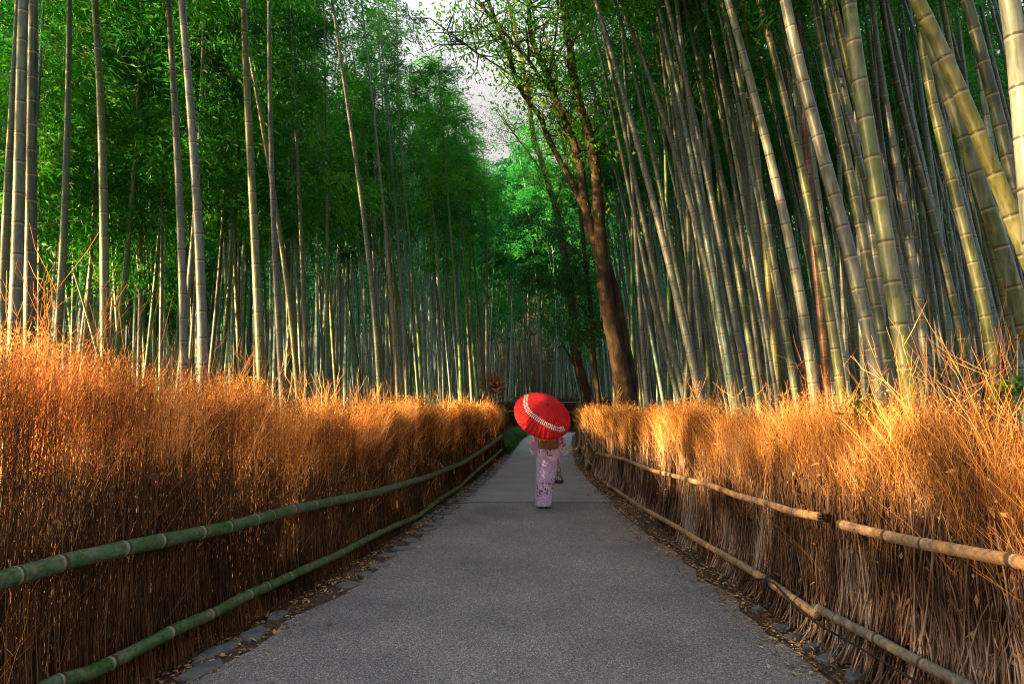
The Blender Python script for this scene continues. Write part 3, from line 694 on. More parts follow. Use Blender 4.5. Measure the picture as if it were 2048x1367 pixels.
# grove left and right of what the frame shows: it is what shades the crowns and the path
ptsO = []  # unseen rest of the left grove, density and leaf height set to dapple sun
while len(ptsO) < 130:
    y = rs.uniform(-24, 17); x = rs.uniform(-38, -3.6)
    if x < -0.84 * max(y, 0) - 1.6 and (x < -9 or rs.rand() < 0.5): ptsO.append((x, y))
mass('bamboo_grove', 'unseen bamboo grove continuing beside the camera on the left, shaped to dapple the sun', ptsO, rs.uniform(13, 16, 130), 640, 9, cz=0.5, lw=0.10, ll=0.28)
ptsO = []  # unseen thicket, leafy to the ground, added to keep sun off the deep grove
while len(ptsO) < 150:
    y = rs.uniform(17, 46); x = rs.uniform(-48, -14)
    if x < -0.84 * y - 1.6: ptsO.append((x, y))
mass('bamboo_grove', 'unseen leafy bamboo thicket added left of the deeper grove to block the sun', ptsO, rs.uniform(13, 16, 150), 700, 19, cz=0.08, lw=0.12, ll=0.3, R=2.0)
ptsP = []
while len(ptsP) < 60:
    y = rs.uniform(-9, 9); x = rs.uniform(3.6, 15)
    if x > 0.84 * max(y, 0) + 1.6: ptsP.append((x, y))
mass('bamboo_grove', 'bamboo grove continuing beside the camera on the right', ptsP, rs.uniform(13, 16, 60), 380, 10, cz=0.5, lean=-0.08, lw=0.05, ll=0.2)

# ------------------------------------------------------------------ brushwood fences
def fence_brush(side, y0, y1, seed):
    rs = np.random.RandomState(seed); face = lf if side < 0 else rf; s_in = -1.0 if side < 0 else 1.0
    def topz(y): return (1.74 if side < 0 else 1.70) + 0.08 * np.sin(y * 1.3 + seed) + 0.06 * np.sin(y * 3.7 + 1) + 0.04 * np.sin(y * 8.3) + (np.clip((5.6 - y) * 0.15, 0, 0.40) if side < 0 else -np.clip((4.5 - y) * 0.06, 0, 0.1))
    def ysamp(n0):
        yy = []; edges = np.arange(y0, y1, 0.5)
        for e in edges:
            dens = n0 * (1.0 if e < 7 else max(0.3, 7.0 / e)) if e > 0.5 else n0 * 0.35
            yy.append(rs.uniform(e, min(e + 0.5, y1), int(dens * 0.5)))
        return np.concatenate(yy)
    fat = lambda y: np.clip(y / 7.0, 1.0, 2.4)
    a = Acc()
    # upright stalks
    y = ysamp(1150 if side < 0 else 900); M = len(y); dep = rs.rand(M) ** 1.2 * 0.36
    t = np.linspace(0, 1, 5)
    top = topz(y) * rs.uniform(0.55, 0.93, M); z0 = rs.uniform(-0.01, 0.12, M) * (rs.rand(M) < 0.4)
    lean = rs.randn(M) * (0.07 if side < 0 else 0.11) + 0.05 * np.sin(y * 2.1)
    bow = rs.uniform(0.0, 0.10, M) * (rs.rand(M) < 0.6)
    P = np.zeros((M, 5, 3))
    P[:, :, 2] = z0[:, None] + (top - z0)[:, None] * t
    P[:, :, 1] = y[:, None] + lean[:, None] * P[:, :, 2] + rs.randn(M, 5) * 0.008
    P[:, :, 0] = (face(y) + s_in * dep)[:, None] - s_in * bow[:, None] * (1 - t)[None, :] ** 3 * 1.2 + rs.randn(M, 5) * 0.008
    r = rs.uniform(0.0016, 0.0036, M) * fat(y) * (1.0 if side < 0 else 1.35)
    V, Fq, q = many_tubes(P, r[:, None] * (1 - 0.6 * t)[None, :], 4); a.add(V, Fq, 0, rnd=q)
    # knobbly thicker canes in front on the grey side
    if side > 0:
        y = ysamp(190); M = len(y); t = np.linspace(0, 1, 10)
        top = rs.uniform(0.35, 1.3, M); lean = rs.randn(M) * 0.24 + 0.1 * np.sin(y * 2.7)
        P = np.zeros((M, 10, 3)); P[:, :, 2] = 0.02 + top[:, None] * t
        P[:, :, 1] = y[:, None] + lean[:, None] * P[:, :, 2] + rs.randn(M, 10) * 0.008
        P[:, :, 0] = (face(y) - s_in * rs.uniform(-0.02, 0.04, M))[:, None] - s_in * rs.uniform(0, 0.17, M)[:, None] * (1 - t)[None, :] ** 3
        kn = np.where(np.arange(10) % 3 == 1, 1.5, 0.9)
        V, Fq, q = many_tubes(P, rs.uniform(0.0028, 0.006, M)[:, None] * fat(y)[:, None] * kn[None, :] * (1 - 0.3 * t), 5, rnd=rs.uniform(0.35, 1.15, M)); a.add(V, Fq, 0, rnd=q)
    # fine branching twigs
    y = ysamp(2100); M = len(y); dep = rs.uniform(-0.05, 0.42, M); t = np.linspace(0, 1, 4)
    tz = topz(y); ln = rs.uniform(0.2, 0.5, M)
    z0 = np.where(rs.rand(M) < (0.86 if side < 0 else 0.84), tz - ln * rs.uniform(0.75, 1.4, M) - rs.rand(M) ** 2.5 * 0.4, rs.uniform(0.2, 1.2, M))
    tilt = rs.randn(M) * 0.42 + (0.15 if side < 0 else -0.12); outw = rs.randn(M) * 0.34 - 0.05
    P = np.zeros((M, 4, 3)); P[:, :, 2] = z0[:, None] + ln[:, None] * t
    P[:, :, 1] = y[:, None] + (ln * tilt)[:, None] * t + rs.randn(M, 4) * 0.013
    P[:, :, 0] = (face(y) + s_in * dep)[:, None] + s_in * (ln * outw)[:, None] * t ** 1.5 + rs.randn(M, 4) * 0.006
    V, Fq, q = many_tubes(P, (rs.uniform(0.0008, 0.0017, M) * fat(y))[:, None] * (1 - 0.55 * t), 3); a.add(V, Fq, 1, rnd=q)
    # long forked sprigs standing out of the top
    ys = np.concatenate([rs.uniform(max(y0, 1.2), 9, 280), rs.uniform(9, y1, 130)])
    if side > 0: ys = np.concatenate([ys[::2], rs.uniform(3.0, 3.9, 34)])
    PP = []; RR = []
    for yy in ys:
        tz = topz(yy); x = face(yy) + s_in * rs.uniform(0.02, 0.38); L = rs.uniform(0.2, 0.55) * (1.25 if yy < 4.5 else 1.0)
        d = np.array([rs.randn() * 0.22, rs.randn() * 0.28, 1.0]); p = np.array([x, yy, tz - 0.18])
        q1 = p + d * L * 0.5 + rs.randn(3) * 0.02; q2 = p + d * L + rs.randn(3) * 0.03
        PP.append([p, (p + q1) / 2 + rs.randn(3) * 0.01, q1, q2]); RR.append(np.array([1.6, 1.3, 1.1, 0.5]))
        for b in range(rs.randint(2, 6)):
            u = rs.rand(); s = p + (q2 - p) * u; dd = d * 0.8 + rs.randn(3) * np.array([0.4, 0.5, 0.15]); l2 = L * rs.uniform(0.2, 0.5)
            PP.append([s, s + dd * l2 * 0.35, s + dd * l2 * 0.7 + rs.randn(3) * 0.01, s + dd * l2 + np.array([0, 0, 0.03])]); RR.append(np.array([1.0, 0.9, 0.7, 0.4]))
    PP = np.array(PP); RR = np.array(RR) * 0.0016 * fat(PP[:, 0, 1])[:, None]
    V, Fq, q = many_tubes(PP, RR, 3, rnd=rs.uniform(0.3, 1, len(PP))); a.add(V, Fq, 1, rnd=q)
    # seed husks and leaf bits caught in the brush
    y = ysamp(5200 if side < 0 else 2600); M = len(y); tz = topz(y)
    z = tz + 0.06 - np.abs(rs.randn(M)) * (0.42 if side < 0 else 0.5); z = np.where(z < 0.05, rs.uniform(0.1, 1.7, M), z)
    C = np.stack([face(y) + s_in * rs.uniform(-0.06, 0.42, M), y + 0.1 * rs.randn(M), z], 1)
    D = rs.randn(M, 3) + np.array([0, 0, 0.8]); D /= np.linalg.norm(D, axis=1)[:, None]
    L = rs.uniform(0.008, 0.024, M) * fat(y)
    V, Fq = leaf_quads(C, D, L, L * 0.55, rs); a.add(V, Fq, 1, rnd=np.repeat(rs.rand(M), 4))
    # a few broad dead leaves
    M = 900 if side > 0 else 120; y = rs.uniform(max(y0, 1.5), 12, M)
    C = np.stack([face(y) - s_in * rs.uniform(0.0, 0.06, M), y, rs.uniform(0.05, 1.5, M)], 1); D = rs.randn(M, 3); D /= np.linalg.norm(D, axis=1)[:, None]
    V, Fq = leaf_quads(C, D, rs.uniform(0.03, 0.08, M), rs.uniform(0.012, 0.025, M), rs); a.add(V, Fq, 2, rnd=np.repeat(rs.uniform(0.3, 1, M), 4))
    return a.mesh('brush', [M_STALK_L if side < 0 else M_STALK_R, M_FINE, M_LITTER], smooth=False)

def rail(px, side, off, r, m, parent, label, inter=0.22, seed=1, z_fix=None, dz=0.0, hollow=False, extend=None):
    P = np.array([on_face(x, y, side, off) for x, y in px])
    if extend is not None: P = np.concatenate([[np.array(extend, float)], P]) if extend[1] < P[0][1] else np.concatenate([P, [np.array(extend, float)]])
    # resample
    s = np.concatenate([[0], np.cumsum(np.linalg.norm(np.diff(P, axis=0), axis=1))])
    rr = random.Random(seed); pts = []; vs = []; ks = []; t = 0.0; k = 0
    while t < s[-1]:
        L = inter * rr.uniform(0.6, 1.4) * (1 + 0.02 * t)
        for o, f in ((-0.012, 1.03), (-0.003, 1.06), (0.003, 1.0), (0.01, 1.035), (0.03, 1.0)):
            if 0 <= t + o <= s[-1]: pts.append(t + o); vs.append(k + o / L); ks.append(f)
        if t + L * 0.55 <= s[-1]: pts.append(t + L * 0.55); vs.append(k + 0.55); ks.append(0.985)
        t += L; k += 1
    pts = np.array(pts); Q = np.stack([np.interp(pts, s, P[:, d]) for d in range(3)], 1)
    R = r * np.array(ks)
    V, Fq, U = tube(Q, R, 14, np.array(vs), True)
    o = ob('rail', mk('rail', V, Fq, m, uv=U), parent)
    if label: o['label'] = label
    return o, Q

fl = empty('brushwood_fence', (float(lf(2)), 2, 0), 'golden brushwood fence along the left of the path with green bamboo rails', 'fence')
def under(o, root): o.parent = root; o.matrix_parent_inverse = Matrix.Translation(-root.location)
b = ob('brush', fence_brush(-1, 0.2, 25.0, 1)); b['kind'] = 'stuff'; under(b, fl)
U_L = [(0,1160),(140,1120),(300,1085),(450,1055),(600,1015),(750,985),(850,955),(925,925),(965,900),(990,882),(1004,870)]
L_L = [(103,1366),(191,1341),(290,1290),(362,1252),(427,1225),(485,1194),(547,1167),(598,1143),(670,1112),(741,1074),(792,1050),(837,1031),(878,999),(919,973),(956,938),(985,915),(1004,898)]
o, Q = rail(U_L, -1, 0.07, 0.047, M_RAILG, None, 'thick green upper bamboo rail with node rings', 0.30, 3, extend=(-2.5, 0.6, 0.86)); under(o, fl)
o, Q = rail(L_L, -1, 0.10, 0.040, M_RAILG, None, 'green lower bamboo rail near the ground', 0.34, 5, extend=(-2.45, 0.6, 0.2)); under(o, fl)

fr_ = empty('brushwood_fence', (float(rf(2)), 2, 0), 'grey-brown brushwood fence along the right of the path with broken tan rails', 'fence')
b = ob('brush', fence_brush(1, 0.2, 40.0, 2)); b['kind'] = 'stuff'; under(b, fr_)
U_R1 = [(1642,1033),(1587,1023),(1533,1006),(1471,989),(1430,973),(1348,951),(1308,941),(1246,917),(1192,905)]
U_R2 = [(2048,1124),(1946,1105),(1844,1086),(1775,1071),(1707,1054),(1666,1044)]
U_R3 = [(1190,903),(1183,890),(1170,868),(1160,850)]
L_R1 = [(1638,1232),(1587,1197),(1539,1163),(1478,1126),(1416,1091),(1348,1050),(1281,1013),(1233,980),(1197,955)]
L_R2 = [(1929,1367),(1895,1351),(1826,1317),(1758,1279),(1690,1245),(1632,1214)]
L_R3 = [(1195,953),(1185,931),(1166,905),(1158,885)]
o, Q = rail(U_R1, 1, 0.09, 0.032, M_RAILT, None, 'tan bamboo rail with splintered end, beyond the gap', 0.26, 7); under(o, fr_)
Q1 = Q
o, Q2 = rail(U_R2, 1, 0.09, 0.033, M_RAILT, None, 'tan bamboo rail with split near tip, this side of the gap', 0.42, 8, extend=(2.15, 0.6, 1.04)); under(o, fr_)
o, Q = rail(U_R3, 1, 0.09, 0.030, M_RAILD, None, 'grey thin upper rail at the far end of the fence', 0.3, 9); under(o, fr_)
o, Q3 = rail(L_R1, 1, 0.14, 0.035, M_RAILT, None, 'weathered lower rail with an open sawn end', 0.30, 10); under(o, fr_)
o, Q4 = rail(L_R2, 1, 0.11, 0.032, M_RAILD, None, 'grey rotten lower rail with a split top', 0.36, 11, extend=(2.2, 0.6, 0.2)); under(o, fr_)
o, Q = rail(L_R3, 1, 0.12, 0.028, M_RAILD, None, 'grey thin lower rail at the far end of the fence', 0.3, 12); under(o, fr_)
# splinters at the broken end
rs = np.random.RandomState(3); e = Q1[0]; dv = Q1[0] - Q1[3]; dv /= np.linalg.norm(dv)
PP = []
for k in range(22):
    an = k / 22 * 6.283; of = np.array([math.cos(an) * 0.8, 0, math.sin(an)]) * 0.026
    L = rs.uniform(0.02, 0.09); PP.append([e + of - dv * 0.02, e + of + dv * L * 0.5, e + of * 0.95 + dv * L])
V, Fq, q = many_tubes(np.array(PP), np.tile(np.array([0.007, 0.005, 0.001]), (22, 1)), 4, rnd=rs.rand(22)); sp = ob('splinters', mk('splinters', V, Fq, M_STALK_R, rnd=q)); under(sp, fr_)

# ------------------------------------------------------------------ cables
def cable(name, P, r, label, plug=None):
    P = np.asarray(P, float); n = len(P); t = np.arange(n); tt = np.linspace(0, n - 1, n * 8)
    # catmull-like smoothing
    Q = np.stack([np.interp(tt, t, P[:, d]) for d in range(3)], 1)
    for _ in range(3): Q[1:-1] = (Q[:-2] + 2 * Q[1:-1] + Q[2:]) / 4
    V, Fq, U = tube(Q, np.full(len(Q), r), 8)
    return tag(ob(name, mk(name, V, Fq, M_BLACK)), label, 'cable')
def gp(l, z=0.012): return [ground(x, y, z) for x, y in l]
cable('cable', gp([(200,1410),(280,1367),(342,1336),(380,1312)]) + gp([(403,1300),(450,1275),(496,1252),(581,1195),(640,1155),(700,1122),(760,1085),(830,1045),(880,1012)]), 0.008, 'black cable lying on the ground under the left fence rail')
a = Acc(); c0 = ground(395, 1304, 0.03)
dd = ground(450, 1275, 0.03) - ground(342, 1336, 0.03); dd /= np.linalg.norm(dd)
V, Fq, U = tube([c0 - dd * 0.06, c0 - dd * 0.05, c0 - dd * 0.01, c0, c0 + dd * 0.045, c0 + dd * 0.06], [0.012, 0.024, 0.026, 0.019, 0.024, 0.012], 12); a.add(V, Fq)
for sx in (-1, 1):
    V, Fq, U = tube([c0 + dd * sx * 0.058, c0 + dd * sx * 0.10], [0.011, 0.009], 10); a.add(V, Fq)
tag(ob('cable_connector', a.mesh('cable_connector', [M_BLACK])), 'black plug and socket joint on the left ground cable', 'connector')
rp = lambda px, py, off: on_face(px, py, 1, off)
cable('cable', gp([(1168,905),(1200,985),(1250,1030),(1300,1068),(1348,1091),(1392,1122),(1437,1149),(1470,1159)]) + [rp(1500,1158,.2), rp(1530,1157,.19), rp(1552,1168,.185), rp(1570,1190,.19), rp(1600,1220,.19), rp(1640,1250,.2), rp(1700,1283,.2), rp(1758,1317,.2), rp(1826,1358,.2), rp(1900,1400,.2)], 0.0075, 'long black cable snaking along and over the right lower rail')
k0 = rp(1543, 1163, .145)
a = Acc()
for kk in range(3):
    th = np.linspace(0, 6.283, 20); ring = np.stack([k0[0] + 0.047 * np.cos(th), k0[1] + kk * 0.014 + 0.012 * np.sin(th), k0[2] + 0.047 * np.sin(th)], 1)
    V, Fq, U = tube(ring, np.full(20, 0.007), 6); a.add(V, Fq)
l0 = rp(1533, 1166, .2); l1 = rp(1526, 1185, .21); l2 = rp(1530, 1200, .21); l3 = rp(1534, 1212, .21)
V, Fq, U = tube([l0, (l0 + l1) / 2 + np.array([-.01, 0, 0]), l1, l2], np.full(4, 0.006), 8); a.add(V, Fq)
V, Fq, U = tube([l2, (l2 + l3) / 2, l3, l3 + (l3 - l2) * 0.4], [0.008, 0.016, 0.018, 0.012], 10); a.add(V, Fq)
tag(ob('cable_knot', a.mesh('cable_knot', [M_BLACK])), 'black cable knot with hanging plug tied round the right lower rail', 'cable knot')
# rope ties far along the right lower rail
for px, py in ((1233, 980), (1166, 868)):
    q = rp(px, py, .12); a = Acc()
    for kk in range(3):
        th = np.linspace(0, 6.283, 16); ring = np.stack([q[0] + 0.042 * np.cos(th), q[1] + kk * 0.02 + 0 * th, q[2] + 0.042 * np.sin(th)], 1)
        V, Fq, U = tube(ring, np.full(16, 0.009), 5); a.add(V, Fq)
    o = ob('tie', a.mesh('tie', [M_BLACK])); under(o, fr_)

# ------------------------------------------------------------------ edging stones, leaf litter, verge
def stone(x, y, rx, ry, rot, seed, label, group):
    rs = np.random.RandomState(seed); n = rs.randint(5, 8)
    th = np.sort(np.linspace(0, 6.283, n, endpoint=False) + rs.uniform(-0.35, 0.35, n)); rad = rs.uniform(0.75, 1.1, n)
    out = np.stack([np.cos(th) * rad * rx, np.sin(th) * rad * ry], 1)
    me = bpy.data.meshes.new('edging_stone')
    rings = [(1.0, -0.02), (1.0, 0.006), (0.93, 0.016), (0.5, 0.019)]
    V = [(p[0] * s, p[1] * s, h + rs.randn() * 0.0015) for s, h in rings for p in out] + [(0, 0, 0.019)]
    Fs = [(r * n + i, r * n + (i + 1) % n, (r + 1) * n + (i + 1) % n, (r + 1) * n + i) for r in range(3) for i in range(n)] + [(3 * n + i, 3 * n + (i + 1) % n, 4 * n) for i in range(n)]
    me.from_pydata(V, [], Fs); me.materials.append(M_STONE); me.update()
    o = ob('edging_stone', me); o.location = (x, y, 0.004); o.rotation_euler = (0, 0, rot)
    tag(o, label, 'stone', group)
gsl = 'flat grey edging stones on the left of the path'; gsr = 'flat grey edging stones on the right of the path'
big = [(431,1303,.24,.1,'large flat stone beside the left cable connector'), (401,1344,.2,.09,'flat stone in front of the left cable connector'), (509,1268,.19,.1,'second large flat stone along the left path edge'), (557,1231,.15,.09,'third flat stone along the left path edge, ringed by dry leaves')]
for k, (px, py, rx, ry, lab) in enumerate(big):
    q = ground(px, py); stone(q[0], q[1], rx, ry, 1.1 + 0.2 * k, 40 + k, lab, gsl)
y = 6.3; k = 0
while y < 24.3:
    L = 0.22 + 0.12 * rs.rand()
    stone(float(PL(y)) - 0.04 + rs.randn() * 0.03, y, 0.10 + 0.05 * rs.rand(), L * 0.45, rs.randn() * 0.15, 60 + k, 'small grey cobble in the row edging the left of the path', gsl)
    if rs.rand() < 0.5 and y > 9: stone(float(PL(y)) - 0.26 + rs.randn() * 0.03, y + 0.1, 0.08, 0.1, rs.rand(), 160 + k, 'small grey cobble in the row edging the left of the path', gsl)
    y += L + 0.03 + (0.25 * rs.rand() if y < 9 else 0.0); k += 1
rl = [(1514,1218,.07,.05,'small flat stone below the cable knot, farthest of the right edging stones'), (1563,1255,.09,.055,'flat stone second from the cable knot at the right path edge'), (1587,1274,.09,.05,'flat stone third from the cable knot at the right path edge'),
      (1628,1293,.12,.05,'long flat stone in the middle of the right edging row'), (1663,1317,.13,.08,'broad flat stone second nearest the camera at the right path edge'), (1712,1352,.11,.09,'dark raised flat stone nearest the camera at the right path edge')]
for k, (px, py, rx, ry, lab) in enumerate(rl):
    q = ground(px, py); stone(q[0], q[1], rx, ry, 0.5, 80 + k, lab, gsr)

def litter(name, C, seed, label, L=(0.02, 0.06), m=M_LITTER, zup=0.006):
    rs = np.random.RandomState(seed); n = len(C); D = np.stack([rs.randn(n), rs.randn(n), rs.uniform(0, 0.3, n)], 1); D /= np.linalg.norm(D, axis=1)[:, None]
    s = np.cross(D, np.stack([rs.randn(n) * 0.3, rs.randn(n) * 0.3, np.ones(n)], 1)); s /= np.linalg.norm(s, axis=1)[:, None]
    l = rs.uniform(L[0], L[1], n); w = l * rs.uniform(0.12, 0.32, n); C = C + np.array([0, 0, zup]); mid = C + D * (l * .45)[:, None] + np.array([0, 0, 0.004]); tip = C + D * l[:, None]
    V = np.stack([C, mid + s * w[:, None], tip, mid - s * w[:, None]], 1).reshape(-1, 3)
    o = ob(name, mk(name, V, np.arange(4 * n).reshape(n, 4), m, rnd=np.repeat(rs.rand(n), 4), smooth=False)); tag(o, label, 'dry leaves', kind='stuff')
rs = np.random.RandomState(21)
n = 5200; y = 1.5 + 23 * rs.rand(n) ** 1.6; x = PL(y) - 0.24 + rs.randn(n) * 0.16 ; m_ = x > lf(y) - 0.25; x, y = x[m_], y[m_]
litter('dry_leaves', np.stack([x, y, np.where(x > PL(y), 0.008, 0.0)], 1), 1, 'tan fallen bamboo leaves along the foot of the left fence')
n = 8500; y = 1.5 + 30 * rs.rand(n) ** 1.6; x = PR(y) + 0.17 + rs.randn(n) * 0.17 - 0.12 * np.exp(-((y - 11) / 4) ** 2); m_ = x < rf(y) + 0.2; x, y = x[m_], y[m_]
litter('dry_leaves', np.stack([x, y, np.where(x < PR(y), 0.008, 0.0)], 1), 2, 'tan fallen bamboo leaves along the foot of the right fence')
n = 260; y = 2 + 16 * rs.rand(n); x = PL(y) + (PR(y) - PL(y)) * rs.rand(n)
litter('dry_leaves', np.stack([x, y, np.full(n, 0.008)], 1), 3, 'stray dry leaves scattered over the path', L=(0.01, 0.03))
n = 16000; y = 4 + 40 * rs.rand(n); x = np.where(rs.rand(n) < 0.6, lf(np.minimum(y, 25)) - 0.6 - rs.rand(n) * 16, rf(y) + 0.6 + rs.rand(n) * 14)
litter('dry_leaves', np.stack([x, y, terrain(x, y)], 1), 4, 'fallen leaves covering the ground between the bamboos', L=(0.08, 0.2), zup=0.01)
# green verge beyond the end of the left fence
n = 9000; y = rs.uniform(24.6, 46, n); x = PL(y) - 0.12 - rs.rand(n) ** 1.3 * 0.9; t = np.array([0, .5, 1.0]); hh = rs.uniform(0.08, 0.28, n)
P = np.zeros((n, 3, 3)); P[:, :, 0] = x[:, None] + (rs.randn(n) * 0.12 + 0.1)[:, None] * t ** 2; P[:, :, 1] = y[:, None] + (rs.randn(n) * 0.12)[:, None] * t ** 2; P[:, :, 2] = hh[:, None] * np.array([0, .65, 1.0]) + np.clip((PL(y) - x) * 0.4, 0, .35)[:, None]
P[:, 0, 2] = 0
V, Fq, q = many_tubes(P, np.tile([0.010, 0.007, 0.001], (n, 1)), 3)
tag(ob('verge_grass', mk('verge_grass', V, Fq, M_GRASS, rnd=q, smooth=False)), 'green grassy verge beyond the end of the left fence', 'grass', kind='stuff')

# dark hedge and rope barrier closing the end of the path
rs = np.random.RandomState(31); M = 9000; x = rs.uniform(-3.5, 9, M); yb = 50.2 - 0.0 * x
t = np.linspace(0, 1, 3); P = np.zeros((M, 3, 3)); hgt = (2.6 + 0.25 * np.sin(x * 1.7) + 0.2 * rs.randn(M)) * rs.uniform(0.4, 1, M); ln = rs.uniform(0.4, 1.2, M)
P[:, :, 0] = x[:, None] + rs.randn(M, 1) * 0.25 * t; P[:, :, 1] = yb[:, None] + rs.uniform(-0.5, 0.5, M)[:, None] + rs.randn(M, 1) * 0.2 * t; P[:, :, 2] = np.maximum(hgt - ln, 0)[:, None] * 1.0 + ln[:, None] * t
V, Fq, q = many_tubes(P, np.tile([0.022, 0.016, 0.006], (M, 1)), 3)
hd = empty('dark_hedge', (2.5, 50.2, 0), 'dark twiggy hedge closing off the far end of the path behind the parasol', 'hedge')
b = ob('twigs', mk('twigs', V, Fq, M_DARKTWIG, rnd=q)); b['kind'] = 'stuff'; under(b, hd)
rf_ = empty('rope_barrier', (2.5, 45, 0), 'thin two-line bamboo pole barrier across the far end of the path', 'barrier')
for yy, xa, xb in ((803, 985, 1165), (822, 985, 1160)):
    pa, pb = at_y(xa, yy - 1, 45), at_y(xb, yy + 1, 45)
    V, Fq, U = tube([pa, (pa + pb) / 2 - np.array([0, 0, .03]), pb], [0.03] * 3, 8); o = ob('rail', mk('rail', V, Fq, M_RAILD, uv=U)); under(o, rf_)
for xx in (988, 1040, 1110, 1160):
    pa = at_y(xx, 803, 45.06); V, Fq, U = tube([(pa[0], 45.06, 0), (pa[0], 45.06, pa[2] + .1)], [0.045, 0.04], 8); o = ob('post', mk('post', V, Fq, M_RAILD, uv=U)); under(o, rf_)

# dry reddish bush with a bent grey branch behind the end of the left fence
rs = np.random.RandomState(33); c0 = at_y(986, 772, 27); base = np.array([c0[0] - 0.1, 27, 0.0])
bush = empty('dry_bush', base, 'dry reddish twig bush behind the far end of the left fence', 'bush')
M = 2600; d = rs.randn(M, 3); d[:, 2] = np.abs(d[:, 2]) * 0.8 - 0.1; d /= np.linalg.norm(d, axis=1)[:, None]
s0 = (c0 - base) + rs.randn(M, 3) * 0.12; L = rs.uniform(0.25, 0.62, M); P = s0[:, None, :] + (d * L[:, None])[:, None, :] * np.linspace(0, 1, 3)[None, :, None] + rs.randn(M, 3, 3) * 0.02
V, Fq, q = many_tubes(P, np.tile([0.009, 0.007, 0.003], (M, 1)), 3); ob('twigs', mk('twigs', V, Fq, M_REDTWIG, rnd=q), bush)['kind'] = 'stuff'
a = Acc()
for tr in ([(0, 0, 0), (.05, 0, 1.0), (c0 - base) - np.array([0, 0, .2])], [(0.1, 0, 0.9), (.3, -.1, 1.5), (.75, -.1, 2.1), (1.1, -.1, 2.25)], [(0, 0.05, 0.5), (-.3, 0, 1.3), (-.35, 0, 2.2)]):
    V, Fq, U = tube([np.array(p, float) for p in tr], np.linspace(0.05, 0.03, len(tr)), 7); a.add(V, Fq)
ob('stem', a.mesh('stem', [M_BARK]), bush)

# ------------------------------------------------------------------ broadleaf trees
def tree(label, base_px, D, limbs, leaves, lmat, seed, w0, leaf=0.075, name='broadleaf_tree'):
    """limbs: list of (pixel track bottom->top, width px list, depth offset at the ends)"""
    rs = np.random.RandomState(seed); a = Acc(); ends = []
    b0 = at_y(base_px[0], base_px[1], D); base = np.array([b0[0], D, 0.0])
    root = empty(name, base, label, 'tree')
    for px, w, dy in limbs:
        P = np.array([at_y(x, y, D + dy[0] + (dy[1] - dy[0]) * i / (len(px) - 1)) for i, (x, y) in enumerate(px)])
        W = np.interp(np.linspace(0, 1, len(px)), np.linspace(0, 1, len(w)), w) * D / F / 2
        if px[0] == base_px:
            P = np.concatenate([[P[0] - np.array([-0.1, 0, P[0][2]])], P]); W = np.concatenate([[W[0] * 1.35], W])
        t = np.arange(len(P)); tt = np.linspace(0, len(P) - 1, len(P) * 6)
        Q = np.stack([np.interp(tt, t, P[:, d]) for d in range(3)], 1); Wq = np.interp(tt, t, W)
        for _ in range(4): Q[1:-1] = (Q[:-2] + 2 * Q[1:-1] + Q[2:]) / 4
        Q += rs.randn(*Q.shape) * 0.004; Wq = Wq * (1 + 0.05 * rs.randn(len(Wq)))
        V, Fq, U = tube(Q - base, Wq, 14); V += 0; a.add(V, Fq)
        ends.append(Q)
    # side twigs
    TP = []; TR = []; tips = []
    for Q in ends:
        for _ in range(int(len(Q) * 0.5)):
            i = rs.randint(len(Q) // 3, len(Q)); p = Q[i] - base
            if p[2] < leaves['zmin']: continue
            d = rs.randn(3) * np.array([1, 1, 0.4]) + np.array([0, 0, 0.5]); d /= np.linalg.norm(d); L = rs.uniform(0.5, 1.5) * leaves.get('tw', 1)
            m1 = p + d * L * 0.5 + rs.randn(3) * 0.06; e1 = p + d * L + rs.randn(3) * 0.12
            TP.append([p, m1, e1]); TR.append([0.022, 0.014, 0.005]); tips += [m1, e1, (m1 + e1) / 2]
            for _b in range(2):
                e2 = m1 + rs.randn(3) * 0.35; TP.append([m1, (m1 + e2) / 2, e2]); TR.append([0.012, 0.008, 0.003]); tips.append(e2)
    if TP:
        V, Fq, q = many_tubes(np.array(TP), np.array(TR), 5); a.add(V, Fq, rnd=q)
    ob('trunk', a.mesh('trunk', [M_BARK]), root)
    C = []
    tips = np.array(tips + [at_y(x, y, D + rs.randn() * 0.5) - base for x, y in leaves.get('clumps', [])])
    for p in tips:
        C.append(p + rs.randn(leaves['per'], 3) * np.array([leaves['r'], leaves['r'], leaves['r'] * 0.6]))
    C = np.concatenate(C); n = len(C); Dn = rs.randn(n, 3) + np.array([0, 0, -0.3]); Dn /= np.linalg.norm(Dn, axis=1)[:, None]
    V, Fq = leaf_quads(C, Dn, leaf * rs.uniform(0.6, 1.3, n), leaf * 0.5 * rs.uniform(0.7, 1.2, n), rs)
    ob('crown', mk('crown', V, Fq, lmat, rnd=np.repeat(rs.rand(n), 4), smooth=False), root)
    return root
